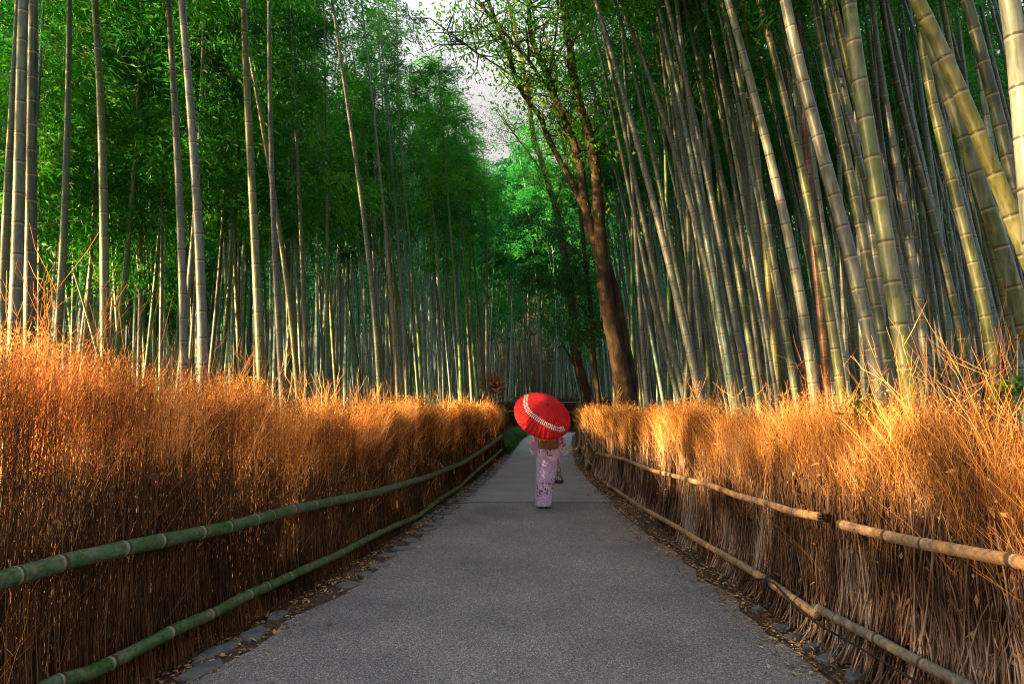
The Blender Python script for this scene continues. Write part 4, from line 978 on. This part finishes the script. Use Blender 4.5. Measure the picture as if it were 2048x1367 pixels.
tree('big brown tree leaning left, its trunk forking high above the right fence', (1258,843), 15.5, [
    ([(1258,843),(1251,792),(1238,723),(1224,655),(1210,587),(1204,518),(1199,450),(1193,342),(1176,256),(1159,212),(1145,143),(1139,85),(1125,0),(1118,-70)], [40, 33, 26, 20, 18, 12], (0, 0)),
    ([(1262,843),(1262,760),(1250,700),(1232,600),(1212,530)], [30, 26, 24], (0.35, 0.3)),
    ([(1212,560),(1198,500),(1183,467),(1169,403),(1163,342),(1146,280),(1125,232),(1108,191),(1098,154),(1077,113),(1060,68),(1057,0),(1050,-60)], [26, 20, 15, 12, 8], (0.1, 0.3)),
    ([(1172,425),(1163,403),(1139,355),(1118,318),(1094,273),(1081,232),(1053,198),(1033,164),(1019,113),(999,62),(975,0),(960,-50)], [14, 12, 10, 8], (0.2, 0.6)),
    ([(1150,243),(1128,222),(1105,185),(1077,150),(1046,106),(1005,62),(968,17),(940,-20)], [9, 7, 5], (0, -0.5)),
    ([(1022,150),(978,120),(947,103),(923,82),(889,58)], [4, 3, 2], (0.5, 0.2)),
    ([(1098,154),(1110,80),(1118,20),(1110,-50)], [6, 4, 3], (0.3, 0.8)),
    ([(1060,110),(1072,60),(1062,0)], [4, 3, 2], (0.3, 0.1)),
], {'zmin': 8.0, 'per': 7, 'r': 0.45, 'tw': 1.2, 'clumps': [(1060+90*rs.rand(), 200*rs.rand()) for _ in range(30)] + [(1100+110*rs.rand(), 130+330*rs.rand()) for _ in range(55)]}, M_TLEAF, 41, 45, 0.125)
tree('forked slender brown tree leaning left behind the parasol and right fence end', (1176,792), 26.0, [
    ([(1176,792),(1159,740),(1149,689),(1146,638),(1139,570),(1128,501),(1118,450),(1113,420),(1105,393),(1094,359),(1081,314),(1067,280),(1060,222),(1053,164),(1043,130),(1030,60),(1015,0)], [20, 17, 14, 12, 9, 6], (0, 0)),
    ([(1112,400),(1128,355),(1135,325),(1122,273),(1111,205),(1100,120),(1085,40)], [7, 6, 4], (0, .5)),
    ([(1090,350),(1060,310),(1030,270),(1005,238)], [4, 3, 2], (0, -.4)),
    ([(1150,730),(1135,705),(1125,690)], [7, 5, 3], (0, -.3)),
], {'zmin': 9.0, 'per': 40, 'r': 0.34, 'tw': 1.2, 'clumps': [(1020+90*rs.rand(), 260+150*rs.rand()) for _ in range(26)]}, M_TLEAF, 43, 17)
tree('dark evergreen tree with glossy leaves hanging beside the slender brown trunk', (1197,792), 23.5, [
    ([(1197,792),(1187,723),(1183,621),(1173,552),(1163,450),(1158,380),(1150,300)], [11, 10, 8, 5], (0, 0)),
    ([(1183,640),(1150,600),(1110,570),(1070,560)], [4, 3, 2], (0, -.6)),
    ([(1170,520),(1130,480),(1080,450),(1040,440)], [4, 3, 2], (0, .6)),
    ([(1186,700),(1150,670),(1120,650)], [3, 3, 2], (0, .3)),
], {'zmin': 2.6, 'per': 34, 'r': 0.34, 'tw': 0.7, 'clumps': [(1030+90*rs.rand(), 440+70*rs.rand()) for _ in range(22)] + [(1075+80*rs.rand(), 505+70*rs.rand()) for _ in range(22)] + [(1095+100*rs.rand(), 575+75*rs.rand()) for _ in range(20)] + [(1130+60*rs.rand(), 650+60*rs.rand()) for _ in range(9)]}, M_DLEAF, 45, 10, 0.11, 'evergreen_tree')
def shrub(px, py, D, r, n, label, seed, lm=M_GRASS):
    rs = np.random.RandomState(seed); c = at_y(px, py, D); root = empty('leafy_shrub', (c[0], D, 0), label, 'shrub')
    C = rs.randn(n, 3) * r * 0.5 + np.array([0, 0, c[2]]); Dn = rs.randn(n, 3); Dn /= np.linalg.norm(Dn, axis=1)[:, None]
    V, Fq = leaf_quads(C, Dn, 0.055 * rs.uniform(.7, 1.3, n), 0.028 * rs.uniform(.7, 1.2, n), rs); ob('leaves', mk('leaves', V, Fq, lm, rnd=np.repeat(rs.rand(n), 4), smooth=False), root)
    P = np.zeros((9, 3, 3)); e = C[:9]; P[:, 1] = e * 0.5 + rs.randn(9, 3) * 0.02; P[:, 2] = e
    V, Fq, q = many_tubes(P, np.tile([0.006, 0.004, 0.002], (9, 1)), 5); ob('stem', mk('stem', V, Fq, M_STALK_L, rnd=q), root)
shrub(1722, 826, 4.6, 0.11, 150, 'small green leafy shoot poking over the right fence below the thick grey bamboo', 71)
shrub(2016, 782, 3.5, 0.07, 70, 'small green leafy shoot over the right fence near the right frame edge', 72)
shrub(868, 806, 17, 0.25, 200, 'low green shrub between the bamboo feet right of the bright green bamboo', 73)
shrub(1152, 765, 30, 0.35, 300, 'low green shrub at the foot of the slender brown tree', 74)

# ------------------------------------------------------------------ the person
W0 = ground(1088, 1015); PX, PY = float(W0[0]), float(W0[1]); PPM = F / PY
def m_cloth(name, base, kind):
    m, nt, bs, out = mat(name)
    tc = N(nt, 'ShaderNodeTexCoord').outputs['Object']
    n0 = noise(nt, 3.2, 2, tc); n1 = noise(nt, 45, 3, tc)
    c = mixc(nt, base, tuple(min(1, x * 1.25) for x in base), n1.outputs[0])
    if kind == 'kimono':
        def flowers(scale, thr, size, col, seedv, c):
            mp = N(nt, 'ShaderNodeMapping'); mp.inputs['Location'].default_value = (seedv, seedv * 2, seedv * 3); nt.links.new(tc, mp.inputs[0])
            v = N(nt, 'ShaderNodeTexVoronoi'); v.inputs['Scale'].default_value = scale; v.inputs['Randomness'].default_value = 0.9; nt.links.new(mp.outputs[0], v.inputs['Vector'])
            nn = noise(nt, 3.6, 1, mp.outputs[0]); a1 = math_n(nt, 'LESS_THAN', v.outputs['Distance'], size); a2 = math_n(nt, 'GREATER_THAN', nn.outputs[0], thr)
            return mixc(nt, c, col, math_n(nt, 'MULTIPLY', a1, a2))
        nl = noise(nt, 9, 3, tc); rl_ = ramp(nt, [(0.58, (0, 0, 0)), (0.66, (1, 1, 1))]); nt.links.new(nl.outputs[0], rl_.inputs[0])
        c = mixc(nt, c, (0.26, 0.22, 0.42), math_n(nt, 'MULTIPLY', rl_.outputs[0], 0.7))
        c = flowers(23, 0.475, 0.40, (0.74, 0.62, 0.70), 1.3, c)
        c = flowers(38, 0.47, 0.26, (0.62, 0.38, 0.52), 1.3, c)
        c = flowers(20, 0.54, 0.38, (0.22, 0.03, 0.06), 7.7, c)
        c = flowers(36, 0.56, 0.24, (0.72, 0.4, 0.38), 7.7, c)
    if kind == 'obi':
        v = N(nt, 'ShaderNodeTexVoronoi'); v.inputs['Scale'].default_value = 16; nt.links.new(tc, v.inputs['Vector'])
        r = ramp(nt, [(0.0, (0.40, 0.05, 0.02)), (0.35, (0.30, 0.15, 0.02)), (0.5, (0.06, 0.03, 0.015)), (1.0, (0.10, 0.02, 0.01))]); nt.links.new(v.outputs['Distance'], r.inputs[0])
        c = mixc(nt, c, r.outputs[0], 0.7)
    nt.links.new(c, bs.inputs['Base Color']); bs.inputs['Roughness'].default_value = 0.55
    bs.inputs['Sheen Weight'].default_value = 0.15
    nb = noise(nt, 5, 3, tc, (1, 1, 0.35)); bump(nt, bs, nb.outputs[0], 0.35, 0.03)
    return m
M_KIM = m_cloth('lilac_flowered_cloth', (0.46, 0.34, 0.62), 'kimono')
M_OBI = m_cloth('gold_brocade', (0.36, 0.2, 0.04), 'obi')
M_SKIN = m_simple('skin', (0.62, 0.40, 0.29), 0.5, 0.06, 8)
M_HAIR = m_simple('black_hair', (0.012, 0.009, 0.008), 0.35, 0.4, 60)
M_BAGC = m_cloth('bag_cloth', (0.10, 0.09, 0.13), 'kimono')
M_RED = m_simple('red_lacquer', (0.35, 0.01, 0.012), 0.4, 0.1, 20)
M_WOOD = m_simple('bamboo_stick', (0.35, 0.2, 0.09), 0.5, 0.2, 20)
M_EYE = m_simple('eye_white', (0.7, 0.68, 0.66), 0.3, 0.03, 8); M_LIP = m_simple('lips', (0.45, 0.1, 0.1), 0.4, 0.05, 8)

def loft(sections, S=40, fold=0.0, seed=0, sub=4, cap=True, rake=None):
    """sections: (z, cx, hw, cy, hd)"""
    sec = np.array(sections, float); z = np.linspace(sec[0, 0], sec[-1, 0], (len(sec) - 1) * sub + 1) if False else np.interp(np.linspace(0, len(sec) - 1, (len(sec) - 1) * sub + 1), np.arange(len(sec)), sec[:, 0])
    u = np.linspace(0, len(sec) - 1, (len(sec) - 1) * sub + 1)
    C = np.stack([np.interp(u, np.arange(len(sec)), sec[:, k]) for k in range(5)], 1)
    for _ in range(2): C[1:-1, 1:] = (C[:-2, 1:] + 2 * C[1:-1, 1:] + C[2:, 1:]) / 4
    th = np.linspace(0, 2 * math.pi, S, endpoint=False); rs = np.random.RandomState(seed); V = []
    ph = rs.rand(4) * 6
    def sq(c): return np.sign(c) * np.abs(c) ** 0.8
    for (zz, cx, hw, cy, hd) in C:
        f = 1 + fold * (0.5 * np.sin(th * 3 + zz * 5 + ph[0]) + 0.35 * np.sin(th * 7 - zz * 7 + ph[1]) + 0.25 * np.sin(th * 11 + zz * 11 + ph[2]))
        V.append(np.stack([cx + sq(np.cos(th)) * hw * f, cy + sq(np.sin(th)) * hd * f, np.full(S, zz) + (0 if rake is None else rake * np.cos(th) * hw)], 1))
    K = len(V)
    if cap:
        V = [np.tile(V[0].mean(0), (S, 1)) + (V[0] - V[0].mean(0)) * 0.02] + V + [np.tile(V[-1].mean(0), (S, 1)) + (V[-1] - V[-1].mean(0)) * 0.02]; K += 2
    V = np.concatenate(V); i = np.arange(K - 1)[:, None]; j = np.arange(S)[None, :]; j2 = (j + 1) % S
    return V, np.stack([i * S + j, i * S + j2, (i + 1) * S + j2, (i + 1) * S + j], -1).reshape(-1, 4)

person = empty('person', (PX, PY, 0.004), 'person in a lilac flowered kimono seen from behind, walking away under a red parasol', 'person')
def skin_body():
    vs = []; es = []; rad = []
    def add(p, r, parent=None):
        vs.append(p); rad.append(r); k = len(vs) - 1
        if parent is not None: es.append((parent, k))
        return k
    pel = add((.06, 0, .86), (.13, .10)); wa = add((.075, 0, 1.02), (.105, .085), pel); ch = add((.08, 0, 1.17), (.13, .10), wa); up = add((.08, -.005, 1.27), (.12, .085), ch)
    nk = add((.08, .0, 1.335), (.05, .05), up); n2 = add((.08, .01, 1.38), (.044, .046), nk); h0 = add((.08, .02, 1.42), (.058, .062), n2); h1 = add((.08, .015, 1.48), (.073, .088), h0); h2 = add((.08, .01, 1.54), (.070, .085), h1); add((.08, .01, 1.575), (.045, .055), h2)
    add((.08, .085, 1.408), (.020, .016), h0)
    for s, (sh, el, wr, palm) in ((-1, ((-.075, 0, 1.275), (-.185, .05, 1.06), (-.215, .20, 1.15), (-.222, .262, 1.185))), (1, ((.235, 0, 1.275), (.285, .0, 1.03), (.272, .045, .80), (.27, .055, .735)))):
        a_ = add(sh, (.052, .052), up); m_ = add(tuple((np.array(sh) + np.array(el)) / 2), (.043, .043), a_); b_ = add(el, (.036, .036), m_); c_ = add(tuple((np.array(wr) * .6 + np.array(el) * .4)), (.032, .032), b_); d_ = add(wr, (.023, .02), c_); add(palm, (.030, .017), d_)
    for s in (-1, 1):
        hp = add((.05 + s * .075, 0, .80), (.085, .085), pel); kn = add((.02 + s * .06, .02, .45), (.052, .054), hp); cf = add((-.0 + s * .055, -.01, .30), (.045, .05), kn); an = add((-.01 + s * .05, -.015, .09), (.028, .03), cf); ft = add((-.01 + s * .05, .05, .05), (.03, .02), an); add((-.01 + s * .055, .15, .042), (.035, .015), ft)
    me = bpy.data.meshes.new('body'); me.from_pydata(vs, es, []); me.materials.append(M_SKIN)
    o = ob('body', me, person); md = o.modifiers.new('skin', 'SKIN'); md.use_smooth_shade = True
    for k, r in enumerate(rad): me.skin_vertices[0].data[k].radius = r
    me.skin_vertices[0].data[0].use_root = True
    s = o.modifiers.new('sub', 'SUBSURF'); s.levels = 2; s.render_levels = 2
    return o
body = skin_body()
# fingers: five skinned chains per hand, curled round what they hold
def fingers(palm, fwd, side, curl, name):
    palm, fwd, side, curl = [np.array(v, float) for v in (palm, fwd, side, curl)]
    vs = []; es = []; rad = []
    for k, (o_, L) in enumerate(((-1.5, .066), (-.5, .074), (.5, .070), (1.5, .055))):
        p = palm + side * o_ * .0165; pr = None
        for t, c in ((0, 0), (.36, .10), (.66, .45), (.80, .85)):
            q = p + fwd * L * t + curl * L * c; vs.append(tuple(q)); rad.append(.0085 - .0022 * t)
            if pr is not None: es.append((pr, len(vs) - 1))
            pr = len(vs) - 1
    pr = None
    for t, c, s_ in ((-.45, 0, -1.6), (-.1, .25, -2.6), (.25, .55, -2.4), (.45, .85, -1.6)):
        q = palm + fwd * .06 * t + curl * .05 * c + side * s_ * .0165; vs.append(tuple(q)); rad.append(.010 - .002 * t)
        if pr is not None: es.append((pr, len(vs) - 1))
        pr = len(vs) - 1
    me = bpy.data.meshes.new(name); me.from_pydata(vs, es, []); me.materials.append(M_SKIN); o = ob(name, me, person)
    md = o.modifiers.new('skin', 'SKIN'); md.use_smooth_shade = True
    for k, r in enumerate(rad): me.skin_vertices[0].data[k].radius = (r, r)
    for k in range(0, 20, 4): me.skin_vertices[0].data[k].use_root = True
    o.modifiers.new('sub', 'SUBSURF').levels = 1
fingers((.27, .058, .722), (0, .05, -1), (0, 1, .05), (-1, 0, 0), 'fingers')
fingers((-.222, .275, 1.192), (-.25, .9, .35), (.35, -.25, .9), (.9, .1, -.3), 'fingers')
# face
a = Acc()
for s in (-1, 1):
    V, Fq, U = tube([(.08 + s * .032, .083, 1.487), (.08 + s * .032, .093, 1.487), (.08 + s * .032, .098, 1.487)], [.013, .011, .004], 12); a.add(V, Fq)
ob('eyes', a.mesh('eyes', [M_EYE]), person)
V, Fq, U = tube([(.08, .09, 1.485), (.08, .103, 1.465), (.08, .112, 1.45), (.08, .098, 1.442)], [.006, .010, .012, .006], 10); ob('nose', mk('nose', V, Fq, M_SKIN), person)
V, Fq, U = tube([(.058, .09, 1.425), (.07, .098, 1.427), (.08, .1, 1.425), (.09, .098, 1.427), (.102, .09, 1.425)], [.003, .006, .006, .006, .003], 8); ob('mouth', mk('mouth', V, Fq, M_LIP), person)
for s in (-1, 1):
    V, Fq, U = tube([(.08 + s * .077, .01, 1.505), (.08 + s * .086, -.005, 1.49), (.08 + s * .082, .0, 1.46)], [.008, .012, .008], 8); ob('ear', mk('ear', V, Fq, M_SKIN), person)
# hair gathered in a low bun
V, Fq = loft([(1.40, .08, .035, -.055, .02), (1.43, .08, .062, -.035, .045), (1.48, .08, .086, -.012, .085), (1.53, .08, .088, -.005, .092), (1.58, .08, .07, -.002, .075), (1.605, .08, .03, -.005, .035)], 28, 0.02, 3); V2, F2 = loft([(1.385, .08, .02, -.09, .018), (1.40, .08, .048, -.09, .036), (1.435, .08, .058, -.098, .042), (1.47, .08, .046, -.092, .036), (1.485, .08, .02, -.085, .018)], 20, 0.03, 4)
a = Acc(); a.add(V, Fq); a.add(V2, F2); ob('hair', a.mesh('hair', [M_HAIR]), person)
# kimono: skirt and torso in one piece, an overlapping hem, hanging sleeves
kim = Acc()
V, Fq = loft([(.034, -.010, .137, .0, .115), (.10, -.008, .142, .0, .115), (.35, .018, .163, .0, .125), (.65, .045, .185, -.005, .135), (.80, .066, .205, -.012, .142), (.92, .078, .205, -.01, .138), (1.02, .083, .188, -.005, .125), (1.18, .078, .172, 0, .125), (1.26, .08, .185, 0, .12), (1.315, .08, .15, 0, .10), (1.35, .08, .065, .0, .065)], 72, 0.022, 2, 8)
kim.add(V, Fq)
# the wrap's overlapping flap running diagonally down the back right side
fl_ = []
for t in np.linspace(0, 1, 14):
    zz = .90 - .86 * t; fl_.append((.235 - .135 * t + .01 * math.sin(t * 7), -.075 - .025 * t, zz))
V, Fq, U = tube(fl_, np.linspace(.010, .014, 14), 8); kim.add(V, Fq)
for pts, r in (([(-.10, -.105, .78), (-.02, -.135, .70), (.10, -.142, .62), (.20, -.10, .60)], .012), ([(-.12, -.09, .62), (-.03, -.125, .50), (.08, -.125, .42), (.16, -.07, .42)], .011), ([(-.13, -.06, .45), (-.06, -.11, .33), (.04, -.115, .24), (.11, -.07, .22)], .010)):
    P = np.array(pts); tt = np.linspace(0, 3, 13); Q = np.stack([np.interp(tt, range(4), P[:, d]) for d in range(3)], 1)
    for _ in range(2): Q[1:-1] = (Q[:-2] + 2 * Q[1:-1] + Q[2:]) / 4
    Q[:, 1] += .006; V, Fq, U = tube(Q, r * np.sin(np.linspace(.05, math.pi - .05, 13)), 10); kim.add(V, Fq)
ob('kimono', kim.mesh('kimono', [M_KIM]), person)
V, Fq = loft([(.855, -.115, .070, .06, .028), (.875, -.125, .100, .06, .036), (.95, -.135, .110, .05, .045), (1.05, -.145, .108, .03, .055), (1.15, -.14, .10, .01, .065), (1.25, -.10, .085, 0, .075), (1.32, -.02, .07, 0, .075)], 40, 0.03, 5, 6, rake=-0.35); ob('sleeve', mk('sleeve', V, Fq, M_KIM), person)
V, Fq = loft([(.895, .37, .060, .02, .022), (.91, .365, .072, .02, .030), (1.0, .345, .078, .02, .045), (1.10, .315, .080, .015, .055), (1.2, .285, .078, .0, .062), (1.28, .24, .075, 0, .072), (1.32, .18, .065, 0, .07)], 40, 0.03, 6, 6, rake=0.1); ob('sleeve', mk('sleeve', V, Fq, M_KIM), person)
V, Fq = loft([(.76, .268, .022, .04, .02), (.79, .272, .040, .035, .035), (.88, .275, .050, .02, .045), (1.0, .275, .055, .0, .05), (1.1, .265, .055, 0, .05)], 28, 0.04, 8, 6); ob('sleeve_lining', mk('sleeve_lining', V, Fq, M_KIM), person)
# obi with its folded drum knot
V, Fq = loft([(1.035, .083, .190, -.003, .134), (1.05, .082, .192, -.003, .138), (1.15, .079, .184, 0, .138), (1.225, .079, .180, 0, .134), (1.235, .079, .176, 0, .130)], 48, 0.004, 7, 4); a = Acc(); a.add(V, Fq)
V, Fq = loft([(1.03, .075, .135, -.165, .030), (1.04, .075, .150, -.168, .045), (1.14, .078, .158, -.175, .060), (1.25, .08, .155, -.172, .058), (1.29, .08, .135, -.16, .04)], 40, 0.02, 9, 5); a.add(V, Fq)
V, Fq, U = tube([(-.09, -.232, 1.145), (.0, -.238, 1.140), (.08, -.240, 1.145), (.16, -.238, 1.14), (.24, -.230, 1.15)], [.008] * 5, 8); a.add(V, Fq, 1)
ob('obi', a.mesh('obi', [M_OBI, M_RED]), person)
M_SOLE = m_simple('dark_lacquer', (0.035, 0.012, 0.014), 0.5, 0.2, 20)
for s in (-1, 1):
    a = Acc(); V, Fq = loft([(.0, -.008 + s * .052, .036, .005, .145), (.012, -.008 + s * .052, .040, .005, .15), (.03, -.008 + s * .052, .040, .005, .15), (.034, -.008 + s * .052, .036, .005, .145)], 24, 0, 1, 2); a.add(V, Fq)
    V, Fq, U = tube([(-.008 + s * .052 - .03, .06, .034), (-.008 + s * .052, .11, .062), (-.008 + s * .052 + .03, .06, .034)], [.006] * 3, 8); a.add(V, Fq)
    ob('sandal', a.mesh('sandal', [M_SOLE]), person)

# handbag
bag = empty('drawstring_bag', (PX + .272, PY + .04, .42), 'small flowered drawstring bag with a black base hanging from the right hand', 'handbag')
V, Fq = loft([(.0, 0, .070, 0, .040), (.008, 0, .084, 0, .048), (.05, 0, .082, 0, .048), (.058, 0, .076, 0, .043)], 32, 0, 1, 3); ob('base', mk('base', V, Fq, M_BLACK), bag)
V, Fq = loft([(.057, 0, .077, 0, .044), (.09, 0, .074, 0, .044), (.13, -.004, .056, 0, .036), (.165, -.006, .030, 0, .022), (.18, -.006, .016, 0, .014), (.20, -.006, .026, 0, .02)], 40, 0.05, 4, 5); ob('pouch', mk('pouch', V, Fq, M_BAGC), bag)
a = Acc()
for s in (-1, 1):
    V, Fq, U = tube([(-.006 + s * .03, 0, .17), (-.004 + s * .03, .004, .24), (s * .012, .01, .29), (0, .015, .305)], [.0035] * 4, 6); a.add(V, Fq)
    V, Fq, U = tube([(s * .02, -.02, .178), (s * .03, -.045, .12), (s * .033, -.05, .09)], [.003] * 3, 6); a.add(V, Fq)
ob('string', a.mesh('string', [M_BLACK]), bag)

# parasol
CC = at_y(1086, 828, PY - 0.25); R_ = 58.5 * 1.012 * (PY - 0.25) / F
phi = math.radians(24); inc = math.asin(0.74)
view = ray(1086, 828); view /= np.linalg.norm(view)
upv = np.array([0, 0, 1.0]) - view * view[2]; upv /= np.linalg.norm(upv); rtv = np.cross(view, upv)
perp = upv * math.cos(phi) + rtv * math.sin(phi)
ax = -view * math.sin(inc) + perp * math.cos(inc); ax /= np.linalg.norm(ax)
ex = np.cross(perp, view); ex -= ax * ex.dot(ax); ex /= np.linalg.norm(ex); ey = np.cross(ax, ex)
HC = 0.31
def hprof(t): return HC * (1 - t) * (1 - 0.16 * t) + 0.055 * np.sin(math.pi * t) * 0.9
def surf(x, y, off=0.0):
    t = np.sqrt(x * x + y * y) / R_; return CC + ex * x + ey * y + ax * (hprof(t) - 0.02 + off)
RIBS = 36; SG = 6
th = np.linspace(0, 2 * math.pi, RIBS * SG, endpoint=False); tr = np.linspace(0.03, 1, 14); V = []; U = []
for t in tr:
    sag = 0.010 * t * (np.abs(np.sin(th * RIBS / 2))) ; V.append(CC[None] + (np.cos(th) * R_ * t * (1 - 0.012 * t * np.abs(np.sin(th * RIBS / 2))))[:, None] * ex + (np.sin(th) * R_ * t * (1 - 0.012 * t * np.abs(np.sin(th * RIBS / 2))))[:, None] * ey + (hprof(t) - 0.02 - sag)[:, None] * ax)
    U.append(np.stack([np.abs(th / 6.2831853 * RIBS - np.round(th / 6.2831853 * RIBS)), np.full(len(th), t)], 1))
V = np.concatenate(V); U = np.concatenate(U); S = len(th); K = len(tr)
i = np.arange(K - 1)[:, None]; j = np.arange(S)[None, :]; j2 = (j + 1) % S
Fq = np.stack([i * S + j, i * S + j2, (i + 1) * S + j2, (i + 1) * S + j], -1).reshape(-1, 4)
def m_paper():
    m, nt, bs, out = mat('red_oiled_paper')
    sep = N(nt, 'ShaderNodeSeparateXYZ'); nt.links.new(N(nt, 'ShaderNodeUVMap').outputs[0], sep.inputs[0])
    r = ramp(nt, [(0.0, (0.16, 0.002, 0.006)), (0.05, (0.22, 0.004, 0.008)), (0.12, (0.88, 0.010, 0.020)), (1.0, (0.88, 0.010, 0.020))]); nt.links.new(sep.outputs[0], r.inputs[0])
    nf = noise(nt, 9, 5, geo(nt)); rf2 = ramp(nt, [(0.3, (0.72,) * 3), (0.7, (1.15,) * 3)]); nt.links.new(nf.outputs[0], rf2.inputs[0]); nt.links.new(mixc(nt, r.outputs[0], rf2.outputs[0], 1.0, 'MULTIPLY'), bs.inputs['Base Color']); bs.inputs['Roughness'].default_value = 0.75
    t_ = N(nt, 'ShaderNodeBsdfTranslucent'); nt.links.new(r.outputs[0], t_.inputs[0]); mx = N(nt, 'ShaderNodeMixShader'); mx.inputs[0].default_value = 0.3
    nt.links.new(bs.outputs[0], mx.inputs[1]); nt.links.new(t_.outputs[0], mx.inputs[2]); nt.links.new(mx.outputs[0], out.inputs[0])
    return m
par = empty('parasol', tuple(CC), 'red oiled-paper parasol with a white leaf band, held over the shoulder', 'parasol')
cme = mk('canopy', V - CC, Fq, m_paper(), uv=U); co = ob('canopy', cme, par)
so = co.modifiers.new('solid', 'SOLIDIFY'); so.thickness = 0.0015; so.offset = -1
a = Acc(); ap = ax * (HC - 0.02)
V, Fq, U = tube([ap - ax * .02, ap - ax * .005, ap + ax * .012, ap + ax * .016, ap + ax * .035, ap + ax * .042], [.034, .030, .020, .013, .012, .004], 16); a.add(V, Fq); ob('cap', a.mesh('cap', [m_simple('dark_red_paper', (0.32, 0.006, 0.01), 0.5, 0.1)]), par)
V, Fq, U = tube([ap - ax * .01, -ax * 0.2, -ax * 0.78], [.008, .009, .011], 12); ob('shaft', mk('shaft', V, Fq, M_WOOD), par)
PP = []
for k in range(RIBS):
    an = k / RIBS * 6.2831853; e = ex * math.cos(an) + ey * math.sin(an)
    PP.append([e * R_ * t + ax * (hprof(t) - 0.027) for t in (0.06, .3, .55, .8, 1.005)])
V, Fq, q = many_tubes(np.array(PP), np.full((RIBS, 5), .0028), 4); ob('ribs', mk('ribs', V, Fq, M_WOOD, rnd=q), par)['kind'] = 'stuff'
# white leaf band following the canopy
def px_of(p):
    d = p - np.array([0, 0, CAMZ]); f = d[1] * CP + d[2] * SP; u_ = -d[1] * SP + d[2] * CP
    return np.array([1024 + F * d[0] / f, 683.5 - F * u_ / f])
def on_canopy(px, py):
    q = np.zeros(2); T = np.array([px, py], float)
    for _ in range(30):
        f0 = px_of(surf(*q)); J = np.stack([(px_of(surf(q[0] + 1e-4, q[1])) - f0) / 1e-4, (px_of(surf(q[0], q[1] + 1e-4)) - f0) / 1e-4], 1)
        q = q + np.clip(np.linalg.solve(J, T - f0), -.1, .1); r = np.linalg.norm(q)
        if r > R_ * .985: q *= R_ * .985 / r
    return q
band = np.array([on_canopy(1000 + x / 4.883, 780 + y / 4.883) for x, y in [(262,45),(248,90),(250,140),(268,195),(305,235),(350,270),(400,305),(450,335),(505,360),(560,380),(605,385),(630,370)]])
s = np.concatenate([[0], np.cumsum(np.linalg.norm(np.diff(band, axis=0), axis=1))]); a = Acc(); M_WHITE = m_simple('white_paint', (0.82, 0.74, 0.72), 0.6, 0.03)
t = 0.0; k = 0
while t < s[-1]:
    c = np.array([np.interp(t, s, band[:, 0]), np.interp(t, s, band[:, 1])]); c2 = np.array([np.interp(t + .01, s, band[:, 0]), np.interp(t + .01, s, band[:, 1])]); d = c2 - c; d = d / (np.linalg.norm(d) + 1e-9) if np.linalg.norm(d) > 1e-6 else np.array([1., 0]); nn = np.array([-d[1], d[0]])
    for sd_ in (-1, 1):
        dr = d * 0.2 + nn * sd_ * .95; dr /= np.linalg.norm(dr); pn = np.array([-dr[1], dr[0]]); cc = c + dr * .020
        tt_ = np.linspace(0, 6.2831853, 12, endpoint=False); rx, ry = .0195, .011
        pts = [cc + dr * math.cos(x) * rx + pn * math.sin(x) * ry * (1 - .25 * math.cos(x)) for x in tt_]
        Vl = np.array([surf(p[0], p[1], .0045) - CC for p in pts] + [surf(cc[0], cc[1], .0055) - CC]); base_i = 12
        Fl = np.array([(q, (q + 1) % 12, (q + 2) % 12, base_i) for q in range(0, 12, 2)]); a.add(Vl, Fl)
    t += .035; k += 1
o = ob('pattern', a.mesh('pattern', [M_WHITE]), par); sm = o.modifiers.new('solid', 'SOLIDIFY'); sm.thickness = 0.001
